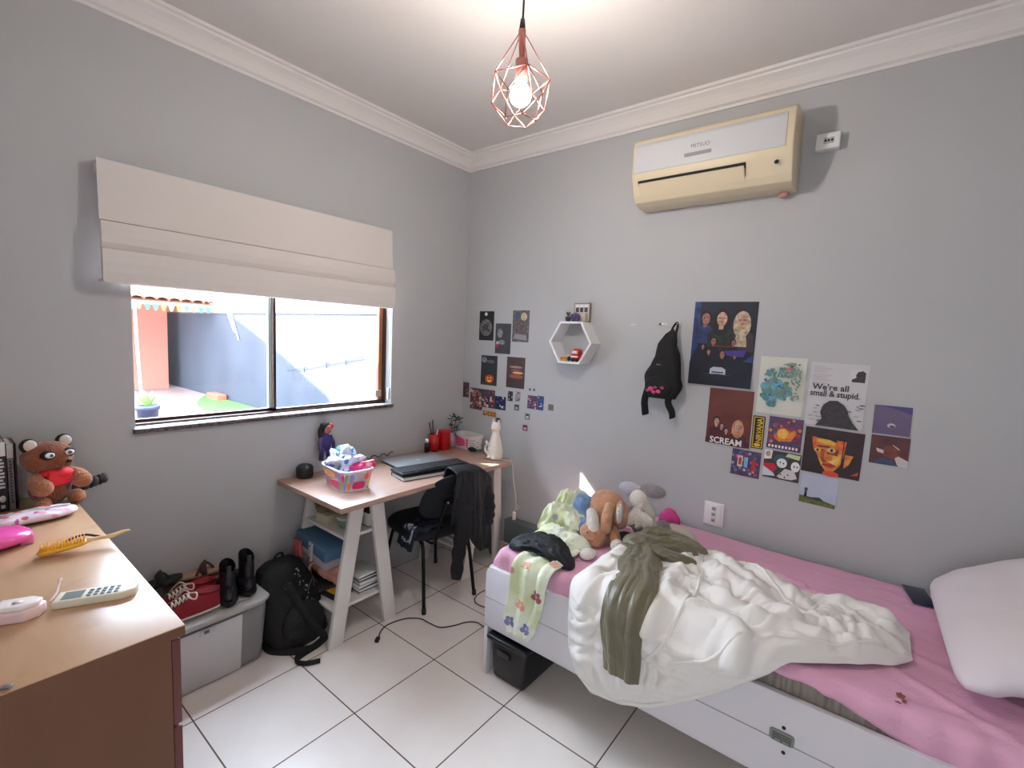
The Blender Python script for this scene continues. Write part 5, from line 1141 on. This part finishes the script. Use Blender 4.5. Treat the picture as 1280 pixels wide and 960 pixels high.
b = MB(); M = TR(2.337, BF, .392)
P_ = []
for a in range(24):
    t = 2*pi*a/24; n = 5; P_.append((.034*abs(cos(t))**(2/n)*(1 if cos(t) >= 0 else -1), .019*abs(sin(t))**(2/n)*(1 if sin(t) >= 0 else -1)))
b.prism(P_, (-.004, 0), mat('plate_metal', (128, 132, 126), .3, .7), M=M, axis='y')
for z in (.008, .001, -.006): b.box((-.026, -.0048, z-.0015), (.026, -.004, z+.0015), mat('plate_print', (60, 62, 66), .5), M=M)
for x in (-.022, .0, .022): b.cyl((x, -.004, -.013), (x, -.0055, -.013), .0022, black, M=M, seg=8)
tag(b.build('maker_plate', bed), 'small metal maker plate')
b = MB(); b.cyl((2.340, BF-.002, .424), (2.340, BF+.001, .424), .0055, black); b.build('bolt_hole', bed)
b = MB(); b.cyl((2.345, BF-.002, .345), (2.345, BF+.001, .345), .0055, black); b.build('bolt_hole', bed)

MT = .604
mt = mat('mattress_grey', (150, 140, 132), .8, col2=(120, 110, 104), vscale=20, bump=.7, bscale=9, stretch=(4, 1, .4))
b = MB(); b.box((BX0+.03, -.934, .272), (BX1-.03, -.025, MT), mt, bev=.03)
o = b.build('mattress'); tag(o, 'grey quilted mattress showing at the bed front and along the wall', 'mattress')
pink = mat('sheet_pink', (226, 170, 196), .85, var=.05, vscale=5, bump=.25, bscale=120)
# fitted sheet: top, foot end and partly front, edge rising towards the head
def edge_z(x): return interp([(1.1, .44), (1.9, .46), (2.12, .56), (2.2, .60), (2.28, .604), (2.36, .583), (2.44, .562), (2.52, .541), (2.62, .515), (2.8, .47), (3.1, .44)], x)
def wall_y(x): return interp([(1.1, -.012), (1.55, -.014), (1.75, -.03), (2.1, -.05), (2.5, -.045), (2.75, -.06), (3.1, -.03)], x)
def sheet(u, v):
    x = BX0+.022+(BX1-.045-BX0-.022)*u
    yb = wall_y(x); yf = -.940; r = .035; ze = min(edge_z(x), MT-.0)
    Lt = (yb-yf)-r; Lr = r*pi/2; Lf = max(.0, MT-r-ze); tot = Lt+Lr+Lf; s = v*tot
    if s < Lt: y = yb-s; z = MT+.006; nx = (0, 1)
    elif s < Lt+Lr: a = (s-Lt)/r; y = yf+r-r*sin(a); z = MT+.006-r+r*cos(a); nx = (-sin(a), cos(a))
    else: y = yf; z = MT+.006-r-(s-Lt-Lr); nx = (-1, 0)
    h = 0
    for (a, bb, w, am) in (((2.15, -.36), (2.42, -.42), .012, .016), ((2.30, -.34), (2.20, -.30), .010, .014), ((2.35, -.40), (2.62, -.48), .012, .010), ((2.5, -.55), (2.95, -.75), .016, .008), ((2.45, -.66), (2.9, -.93), .016, .007), ((2.62, -.45), (2.3, -.38), .01, .008), ((2.6, -.9), (3.0, -.82), .012, .006)):
        h += am*exp(-(segd(x, y, a, bb)/w)**2)
    h += .003*noise.noise(V((x*5, y*7, 0)))+.0022*noise.noise(V((x*14, y*30, 1)))
    if y < -.90: h += .004*sin(x*60+3*noise.noise(V((x*4, 0, 0))))*min(1, (s-Lt)/.05 if s > Lt else 0)
    k = max(0, 1-u*tot0/.045)   # rounded foot end
    z2 = z + nx[1]*h; y2 = y + nx[0]*h
    if k > 0: z2 -= .05*k**2; 
    return (x-(.0), y2, z2)
tot0 = 2.0
b = MB(); b.grid(sheet, 260, 90, pink)
def foot(u, v):   # the end of the sheet hanging inside the foot board
    p = V(sheet(0, u)); return (p.x-.006*sin(v*pi), p.y, p.z-v*(max(0, p.z-.42)))
b.grid(lambda u, v: foot(v, u), 14, 90, pink)
o = b.build('bed_sheet'); m = o.modifiers.new('s', 'SOLIDIFY'); m.thickness = .002; m.offset = 1
tag(o, 'pink fitted bed sheet stretched over the mattress', 'bed sheet')
b = MB(); stn = mat('stain_brown', (150, 84, 84), .9)
for (x, y, rx, ry) in ((2.60, -.880, .011, .014), (2.607, -.903, .006, .010), (2.594, -.918, .008, .005)):
    vs = []
    for k in range(12): a = 2*pi*k/12; q = 1+.25*sin(k*2.7); vs.append((x+rx*q*cos(a), y+ry*q*sin(a), MT+.0155))
    b.add(vs, [list(range(12))], stn)
o = b.build('stain', o); 

def draped(name, label, cat, cols, lay, thick, m, folds, amp=.004, seed=0, nu=120, nv=120, edge=BF-.004, base=MT+.01, kind_m=None, group=None, skew=0, hemw=.0, rnd=.035, nz=(9, 7)):
    """cloth lying on the bed and falling over its front. cols: (s, x, v0, v1); v = distance from the wall, beyond the rail it falls"""
    def P(u, v):
        x = interp([(c[0], c[1]) for c in cols], u) if 0 else None
        # linear for x, smooth for v
        for a, c in zip(cols, cols[1:]):
            if u <= c[0]+1e-9: t = (u-a[0])/(c[0]-a[0]); break
        x = a[1]+(c[1]-a[1])*t; t2 = t*t*(3-2*t) if 0 else t
        v0 = a[2]+(c[2]-a[2])*t2; v1 = a[3]+(c[3]-a[3])*t2
        w = v0+(v1-v0)*v; x += skew*(w-.9)
        rim_ = min(u, 1-u, v, 1-v)*8; rm = min(1, rim_); rm = rm*(2-rm)
        h = lay*(.35+.65*rm)
        for f in folds:
            d = segd(x, w, f[0], f[1]); h += f[3]*exp(-(d/f[2])**2)*(.25+.75*rm)
        g1, g2 = x+.55*w, w-.45*x
        wx = .25*noise.noise(V((x*4, w*4, seed))); wy = .25*noise.noise(V((x*4, w*4, seed+9)))
        h += amp*2.6*(1-abs(noise.noise(V((g2*9+wx*4, g1*3.2+wy*3, seed)))))**3*rm
        h += amp*1.5*(1-abs(noise.noise(V((g1*15+wy*6, g2*7+wx*5, seed+5)))))**4*rm
        h += amp*.5*noise.noise(V((x*30, w*26, seed+4)))*rm
        h = max(h, .003)
        E = -edge; r = rnd
        if w < E-r: return (x, -w, base+h)
        if w < E-r+r*pi/2: a_ = (w-E+r)/r; return (x, -(E-r)-(r+h)*sin(a_), base-r+(r+h)*cos(a_))
        return (x, -E-h, base-r-(w-(E-r+r*pi/2)))
    b = MB(); b.grid(P, nu, nv, m); o = b.build(name)
    md = o.modifiers.new('s', 'SOLIDIFY'); md.thickness = thick; md.offset = 1; sub(o, 1)
    tag(o, label, cat, group); return o, P

duv = mat('duvet_white', (230, 227, 222), .8, bump=.12, bscale=40)
cols_d = [(0, 1.585, .52, 1.10), (.03, 1.60, .44, 1.22), (.08, 1.64, .34, 1.31), (.15, 1.70, .28, 1.355), (.25, 1.82, .29, 1.335), (.35, 1.93, .33, 1.29), (.47, 2.06, .37, 1.19), (.56, 2.17, .42, 1.09), (.65, 2.27, .45, .99), (.76, 2.38, .46, .90), (.88, 2.50, .43, .80), (.95, 2.58, .44, .73), (1, 2.625, .50, .66)]
F = []
for a_, b_, w_, h_ in (((1.62, .62), (1.68, 1.28), .030, .030), ((1.74, .60), (1.76, 1.30), .030, .028), ((1.88, .40), (1.92, .98), .035, .040), ((1.92, .98), (1.84, 1.22), .030, .030),
    ((1.96, .40), (2.18, .62), .030, .045), ((2.08, .42), (2.32, .60), .030, .050), ((2.0, .56), (2.30, .76), .032, .050), ((2.30, .76), (2.55, .66), .030, .035), ((1.98, .74), (2.22, .84), .028, .045), ((2.22, .84), (2.52, .76), .026, .035),
    ((1.96, .88), (2.20, .95), .030, .040), ((2.02, 1.02), (2.20, .98), .025, .028), ((1.98, 1.05), (2.0, 1.22), .020, .020), ((2.34, .50), (2.56, .50), .03, .030), ((2.12, .38), (2.24, .48), .025, .035), ((2.56, .48), (2.60, .66), .02, .022), ((2.05, .62), (2.1, .80), .02, .03), ((2.42, .56), (2.36, .72), .02, .025)):
    F.append((a_, b_, w_, h_))
_ = 0
dv, DP = draped('duvet', 'white crumpled duvet sprawled over the bed and its front rail', 'duvet', cols_d, .018, .012, duv, [(p_, q_, w_*1.1, h_*.62) for p_, q_, w_, h_ in F], amp=.0085, seed=3, nu=260, nv=210, rnd=.03)

b = MB(); b.tube([V(DP(i/140, .985))+V((0, -.013 if DP(i/140, .985)[2] < MT-.03 else 0, .012 if DP(i/140, .985)[2] > MT-.03 else 0)) for i in range(4, 139)], .0055, duv, seg=7); b.build_off('hem', dv, V(OFF[dv.name]))
def DXW(x, w):
    for a, c in zip(cols_d, cols_d[1:]):
        if x <= c[1]: break
    t = (x-a[1])/(c[1]-a[1]); u = a[0]+(c[0]-a[0])*t; v0 = a[2]+(c[2]-a[2])*t; v1 = a[3]+(c[3]-a[3])*t
    p = V(DP(u, min(.99, max(.01, (w-v0)/(v1-v0))))); return p+(V((0, -.013, 0)) if w > .97 else V((0, 0, .013)) if w < .92 else V((0, -.010, .010)))
for path in ([(1.90, .40), (1.97, .60), (2.01, .80), (2.0, .95), (1.95, 1.05), (1.88, 1.12), (1.80, 1.16)], [(2.10, .42), (2.22, .56), (2.30, .66), (2.36, .64), (2.37, .56)], [(2.0, 1.06), (2.14, .98), (2.3, .90), (2.46, .80), (2.56, .72)]):
    b = MB(); q_ = spline([(x, w, 0) for x, w in path], 8); b.tube([DXW(p.x, p.y) for p in q_], .0065, duv, seg=7); b.build_off('hem', dv, V(OFF[dv.name]))
grn_o = mat('olive_satin', (112, 106, 82), .42, var=.22, vscale=4, bump=.35, bscale=26, sheen=.2)
# olive trousers: bundle lying across the top, one leg falling over the front
def dtop(x, w):  # approximate height of duvet under things
    return MT+.045
o1 = thing('olive_trousers', 'olive green trousers thrown over the duvet, one leg hanging in front', 'trousers', (1.75, -.7, MT+.04))
def leg_hang(u, v):
    w = .58+v*.60; xm = interp([(.58, 1.72), (.75, 1.77), (.95, 1.83), (1.18, 1.845)], w); hw = interp([(.58, .06), (.75, .085), (.95, .082), (1.18, .066)], w)
    a = (u-.5)*2; h = .060+.016*(1-a*a)+.010*exp(-((a-.35-.2*v)/.16)**2)+.008*exp(-((a+.45+.2*(w-.9))/.14)**2)+.006*(1-abs(noise.noise(V((a*1.6+w*2, w*5, 2)))))**4+.004*(1-abs(noise.noise(V((a*2-w*5, w*9, 6)))))**5
    x = xm+a*hw; E = .979; r = .05
    if w < E-r: return (x, -w, MT+.01+h)
    if w < E-r+r*pi/2: t = (w-E+r)/r; return (x, -(E-r)-(r+h)*sin(t), MT+.01-r+(r+h)*cos(t))
    return (x, -E-h, MT+.01-r-(w-(E-r+r*pi/2)))
b = MB(); b.grid(leg_hang, 70, 130, grn_o); q = b.build('leg', o1); m = q.modifiers.new('s', 'SOLIDIFY'); m.thickness = .008; m.offset = 1; sub(q, 1)
b = MB()
def bundle(p0, p1, r0, r1, ph, zz, hh=.6):
    def f(u, v):
        bend = .018*sin(v*6+ph)
        d = (V(p1)-V(p0)).normalized(); s_ = d.cross(V((0, 0, 1))).normalized(); p = V(p0).lerp(V(p1), v)+s_*bend; a = 2*pi*u
        c = 2*v-1; e = max(0, 1-abs(c)**3.5)**.5; r = (r0+(r1-r0)*v)*e
        q = V((cos(a)*1.6, sin(a)*1.6, v*4+ph*3))
        rid = (1-abs(noise.noise(q*1.3)))**3*.22 + (1-abs(noise.noise(q*2.7+V((4, 1, 0)))))**4*.13 + .10*noise.noise(q*.8)
        k = .72+rid+.07*sin(a*4+ph+v*3)
        return p+s_*cos(a)*r*k+V((0, 0, max(-.002, sin(a)*r*hh*k+r*hh*.62)))
    return f
zz = MT+.062
b.grid(bundle((1.615, -.60, zz), (1.93, -.50, zz), .075, .055, 0, 0), 44, 60, grn_o, cycu=True)
b.grid(bundle((1.66, -.50, zz+.03), (1.95, -.44, zz+.012), .055, .035, 2, 0), 40, 50, grn_o, cycu=True)
b.grid(bundle((1.70, -.64, zz+.01), (1.95, -.585, zz), .05, .035, 4, 0), 40, 50, grn_o, cycu=True)
b.build('crumpled_waist', o1)
# white crumpled pillowcase behind
b = MB(); b.grid(bundle((1.60, -.34, MT+.012), (1.86, -.27, MT+.012), .085, .07, 1, 0, .7), 44, 50, mat('linen_cream', (204, 196, 184), .85, bump=.3, bscale=60), cycu=True)
tag(b.build('white_cloth'), 'cream white cloth heap lying behind the olive trousers', 'cloth')

# green blanket: heap on the foot of the bed plus a long strip over the rail
gm = spots_mat('green_fleece', (204, 214, 166), [(196, 150, 140), (206, 216, 168), (206, 216, 168), (206, 216, 168), (168, 168, 196), (206, 216, 168), (222, 226, 186)], 15, rough=.95, th=.22, bump=.5, base2=(230, 236, 216))
gb_ = thing('green_blanket', 'pale green fleece blanket with butterflies, heaped on the bed foot and hanging', 'blanket', (1.3, -.6, MT))
b = MB()
b.grid(bundle((1.13, -.42, MT+.01), (1.33, -.34, MT+.02), .12, .10, 0, 0, .85), 50, 50, gm, cycu=True)
b.grid(bundle((1.17, -.58, MT+.01), (1.42, -.55, MT+.01), .13, .09, 2, 0, .75), 50, 50, gm, cycu=True)
b.grid(bundle((1.22, -.70, MT+.005), (1.50, -.70, MT+.005), .11, .07, 5, 0, .55), 50, 50, gm, cycu=True)
b.grid(bundle((1.22, -.45, MT+.04), (1.33, -.27, MT+.05), .075, .06, 3, 0, .9), 50, 50, gm, cycu=True)
b.build('heap', gb_)
def strip(u, v):
    w = .74+v*.545; xm = interp([(.74, 1.40), (.92, 1.405), (1.05, 1.385), (1.285, 1.345)], w); hw = interp([(.74, .085), (.92, .095), (1.08, .090), (1.22, .082), (1.285, .055)], w)
    a = (u-.5)*2; h = .010+.013*(.5+.5*sin(a*7.5+w*2+2*noise.noise(V((a*2, w*3, 3)))))*(1 if w > .8 else .6)+.006*noise.noise(V((a*2, w*6, 8)))
    x = xm+a*hw; E = .979; r = .03; w2 = w-.03*max(0, a)*(w > 1.0)
    if w < E-r: return (x, -w, MT+.008+h)
    if w < E-r+r*pi/2: t = (w-E+r)/r; return (x, -(E-r)-(r+h)*sin(t), MT+.008-r+(r+h)*cos(t))
    return (x, -E-h, MT+.008-r-(w-(E-r+r*pi/2)))
b = MB(); b.grid(strip, 60, 80, gm); q = b.build('hanging_end', gb_); m = q.modifiers.new('s', 'SOLIDIFY'); m.thickness = .009; m.offset = 1; sub(q, 1)
bfm = mat('butterfly_rose', (164, 92, 104), .9); bfl = mat('butterfly_lilac', (128, 126, 176), .9); bfo = mat('butterfly_peach', (226, 160, 140), .9)
for (u0, v0, s_, m, nm) in ((.80, .60, .9, bfm, 'rose'), (.42, .72, .9, bfo, 'peach'), (.75, .90, .9, bfl, 'lilac'), (.2, .90, .9, bfl, 'lilac'), (.35, .45, .8, bfo, 'peach'), (.9, .36, .7, bfo, 'peach')):
    b = MB()
    for (du, dv, ru, rv) in ((-.09, .018, .09, .028), (.09, .018, .09, .028), (-.06, -.026, .06, .02), (.06, -.026, .06, .02)):
        vs = []
        for k in range(10):
            a = 2*pi*k/10; p = V(strip(min(.99, max(.01, u0+(du+ru*cos(a))*s_)), min(.99, v0+(dv+rv*sin(a))*s_)))
            p += V((0, -.0125, 0)) if v0 > .45 else V((0, -.006, .011)); vs.append(p)
        b.add(vs, [list(range(10))], m)
    tag(b.build('butterfly_print', gb_), nm+' butterfly print')
# black garment on top
bk_m = mat('garment_black', (22, 22, 32), .7, var=.3, vscale=6, bump=.4, bscale=50)
b = MB()
def gar(u, v):
    t = v; p0 = V((1.185, -.865, MT+.012)); p1 = V((1.53, -.875, MT+.012)); p = p0.lerp(p1, t)+V((0, .03*sin(pi*t), .035*sin(pi*t)))
    a = 2*pi*u; e = max(0, 1-abs(2*t-1)**3)**.5; r = .088*e*(1-.2*t)
    k = .9+.05*sin(a*7+t*3)+.25*(1-abs(noise.noise(V((cos(a)*4, sin(a)*4, t*4)))))**4
    return p+V((0, 0, 0))+V((-.1*cos(a)*r, cos(a)*r*k, max(-.004, sin(a)*r*.55*k)))
b.grid(gar, 60, 60, bk_m, cycu=True); tag(b.build('black_garment'), 'crumpled black garment lying across the green blanket', 'garment')
# blue denim item
b = MB(); b.ball((1.345, -.47, MT+.10), (.055, .05, .10), mat('denim_blue', (130, 160, 196), .85, col2=(92, 120, 160), vscale=20, bump=.8, bscale=60), noise_amp=.03, nscale=14, seed=6)
b.ball((1.40, -.56, MT+.05), (.05, .055, .055), MATS['denim_blue'], noise_amp=.02, nscale=14, seed=8); tag(b.build('denim_bundle'), 'rumpled light blue denim piece between green blanket and brown bunny', 'clothing')
# ---------------------------------------------------------------- plush animals
fur = mat('fur_ginger', (212, 158, 122), .95, col2=(188, 130, 94), vscale=26, bump=1, bscale=170, sheen=.4); furw = mat('fur_white', (226, 216, 206), .95, bump=1, bscale=170, sheen=.4); furg = mat('fur_grey', (150, 144, 146), .95, col2=(128, 122, 124), vscale=20, bump=1, bscale=170, sheen=.4)
dot_m = spots_mat('dotted_ear', (222, 218, 214), [(140, 170, 180), (200, 170, 160)], 90, th=.3, bump=.1)
bn = thing('ginger_bunny_plush', 'ginger brown and white bunny plush slumped over on the pink sheet', 'plush toy', (1.47, -.5, MT))
b = MB(); b.ball((1.455, -.44, MT+.155), (.095, .075, .082), fur); b.ball((1.42, -.47, MT+.09), (.06, .06, .08), fur); b.ball((1.52, -.43, MT+.12), (.05, .06, .07), fur); remesh(b.build('body', bn), .006, 6)
b = MB(); b.ball((1.475, -.60, MT+.055), (.058, .055, .056), fur); b.ball((1.455, -.615, MT+.075), (.045, .042, .04), furw); remesh(b.build('head', bn), .005, 6)
b = MB(); b.tube(spline([(1.42, -.54, MT+.14), (1.45, -.58, MT+.13), (1.47, -.61, MT+.10)]), .025, furw, rs=[.024+.0006*i for i in range(17)], seg=12); b.ball((1.475, -.615, MT+.098), .030, furw); b.build('arm', bn)
b = MB(); b.tube(spline([(1.50, -.50, MT+.18), (1.515, -.56, MT+.15), (1.52, -.58, MT+.10)]), .026, fur, seg=12); b.ball((1.52, -.58, MT+.098), .027, fur); b.build('arm', bn)
b = MB(); b.tube(spline([(1.51, -.50, MT+.08), (1.56, -.56, MT+.06), (1.59, -.60, MT+.045)]), .028, mat('fur_tan', (176, 128, 96), .95, bump=1, bscale=170), seg=12); b.ball((1.595, -.605, MT+.045), .030, furw); b.build('leg', bn)
b = MB(); b.ball((1.553, -.505, MT+.165), (.018, .030, .058), fur, rot=Matrix.Rotation(.15, 3, 'Y')); b.ball((1.560, -.520, MT+.165), (.012, .026, .050), dot_m); b.build('ear', bn)
b = MB(); b.ball((1.435, -.70, MT+.022), (.035, .085, .014), fur, rot=Matrix.Rotation(-.5, 3, 'Z')); b.ball((1.437, -.70, MT+.030), (.026, .072, .009), mat('ear_pinkish', (222, 190, 170), .9), rot=Matrix.Rotation(-.5, 3, 'Z')); b.build('ear', bn)
b = MB(); b.ball((1.52, -.735, MT+.026), (.034, .046, .022), furw, rot=Matrix.Rotation(.2, 3, 'Z')); b.build('foot', bn)
b = MB(); b.ball((1.49, -.652, MT+.06), (.007, .005, .006), mat('nose_pink', (206, 130, 140), .6)); b.ball((1.465, -.652, MT+.085), .004, black); b.build('face', bn)
gb2 = thing('grey_bunny_plush', 'grey and white long eared bunny plush behind the ginger bunny', 'plush toy', (1.60, -.3, MT))
b = MB(); b.ball((1.60, -.34, MT+.11), (.065, .06, .10), furw); b.ball((1.585, -.36, MT+.20), (.05, .045, .05), furw); remesh(b.build('body', gb2), .006, 6)
b = MB(); 
for i in range(9): a = i*.5; b.tube(spline([(1.60+.02*cos(a), -.39, MT+.19-.004*i), (1.605+.012*i-.03, -.425, MT+.14), (1.60+.014*i-.03, -.43, MT+.08+.01*(i % 3))]), .012, furw, seg=7)
b.build('shaggy_bib', gb2)
b = MB(); b.ball((1.645, -.345, MT+.255), (.066, .020, .036), furg, rot=Matrix.Rotation(-.62, 3, 'Y')); b.build('ear', gb2)
b = MB(); b.ball((1.525, -.335, MT+.235), (.062, .022, .036), mat('fur_pale', (196, 192, 200), .95, bump=1, bscale=170), rot=Matrix.Rotation(.35, 3, 'Y')); b.build('ear', gb2)
b = MB(); b.ball((1.70, -.32, MT+.06), (.055, .05, .052), furg); b.ball((1.72, -.33, MT+.045), (.04, .045, .04), furg); b.build('leg', gb2)
b = MB(); b.ball((1.64, -.44, MT+.042), (.035, .04, .035), furg); b.ball((1.645, -.465, MT+.042), (.022, .02, .024), furw); b.build('foot', gb2)
b = MB(); b.ball((1.69, -.20, MT+.075), (.05, .03, .055), mat('magenta_cloth', (196, 60, 130), .8, bump=.5), noise_amp=.02, nscale=16, seed=2); tag(b.build('magenta_cloth'), 'small magenta cloth behind the grey bunny by the wall', 'cloth')
b = MB(); b.ball((1.27, -.16, MT+.03), (.10, .06, .04), mat('pink_towel', (226, 150, 176), .9, bump=.5), noise_amp=.02, nscale=12, seed=12); tag(b.build('pink_towel'), 'small pink towel on the sheet by the wall, left of the bunnies', 'towel')
b = MB(); b.ball((1.62, -.45, MT+.02), (.10, .05, .03), mat('dark_sock', (70, 74, 72), .9, bump=.4), noise_amp=.02, seed=6)
tag(b.build('dark_sock'), 'dark grey sock tucked beneath the two bunny plushes', 'sock')

# ---------------------------------------------------------------- pillow, phone
plm = mat('pillow_white', (220, 214, 218), .85, bump=.05, bscale=60)
def pil(u, v):
    # u: around cross-section, v: 0..1 along the pillow length
    return None
pw = thing('white_pillow', 'plump white pillow at the head of the bed, right edge', 'pillow', (2.93, -.45, MT), 0)
def pillow_side(sg):
    def f(u, v):
        a, c = 2*u-1, 2*v-1
        prof_ = (max(0, 1-abs(a)**3.2)*max(0, 1-abs(c)**3.2))**.52
        x = a*.238*(1-.08*abs(c)**9); y = c*.365*(1-.05*abs(a)**9)
        z = sg*(.085*prof_ + .006*noise.noise(V((a*3, c*3, sg)))*prof_) + (.012*sin(a*19)*exp(-((1-abs(c))/.10)**2) if abs(c) > .6 else 0)*prof_
        return V((x, y, z))
    return f
MP = TR(2.91, -.445, MT+.180) @ RZ(.03) @ RY(-.54) @ RX(.03)
b = MB(); b.grid(pillow_side(1), 60, 70, plm, M=MP); b.grid(pillow_side(-1), 60, 70, plm, M=MP); bmesh.ops.remove_doubles(b.bm, verts=b.bm.verts[:], dist=.0005); b.build('pillow_body', pw)
ph_ = thing('dark_blue_phone', 'dark blue phone lying on the sheet beside the pillow', 'phone', (2.668, -.115, MT+.012), rz=.21)
b = MB(); b.box((-.037, -.078, 0), (.037, .078, .008), mat('phone_blue', (24, 52, 84), .25, coat=.5), bev=.003); b.build('body', ph_, world=False)
b = MB(); b.box((-.033, -.073, .0078), (.033, .073, .0088), mat('phone_screen', (16, 34, 58), .1), bev=.0008); b.build('screen', ph_, world=False)
# ---------------------------------------------------------------- black bin under the bed
ub = thing('black_storage_bin', 'black plastic storage bin standing under the bed end', 'storage bin', (1.27, -.79, 0))
bp_ = mat('bin_black', (20, 20, 22), .42)
b = MB(); b.box((1.165, -.965, .002), (1.365, -.60, .195), bp_, bev=.022)
for v in b.bm.verts: k = v.co.z/.2; v.co.x = 1.265+(v.co.x-1.265)*(.88+.12*k); v.co.y = -.78+(v.co.y+.78)*(.92+.08*k)
b.build('bin', ub)
b = MB(); b.box((1.152, -.978, .19), (1.378, -.588, .212), bp_, bev=.008); b.build('lid', ub)
b = MB(); b.box((1.215, -.9735, .135), (1.285, -.958, .158), mat('bin_grip', (44, 44, 46), .3), bev=.003); b.build('grip', ub)
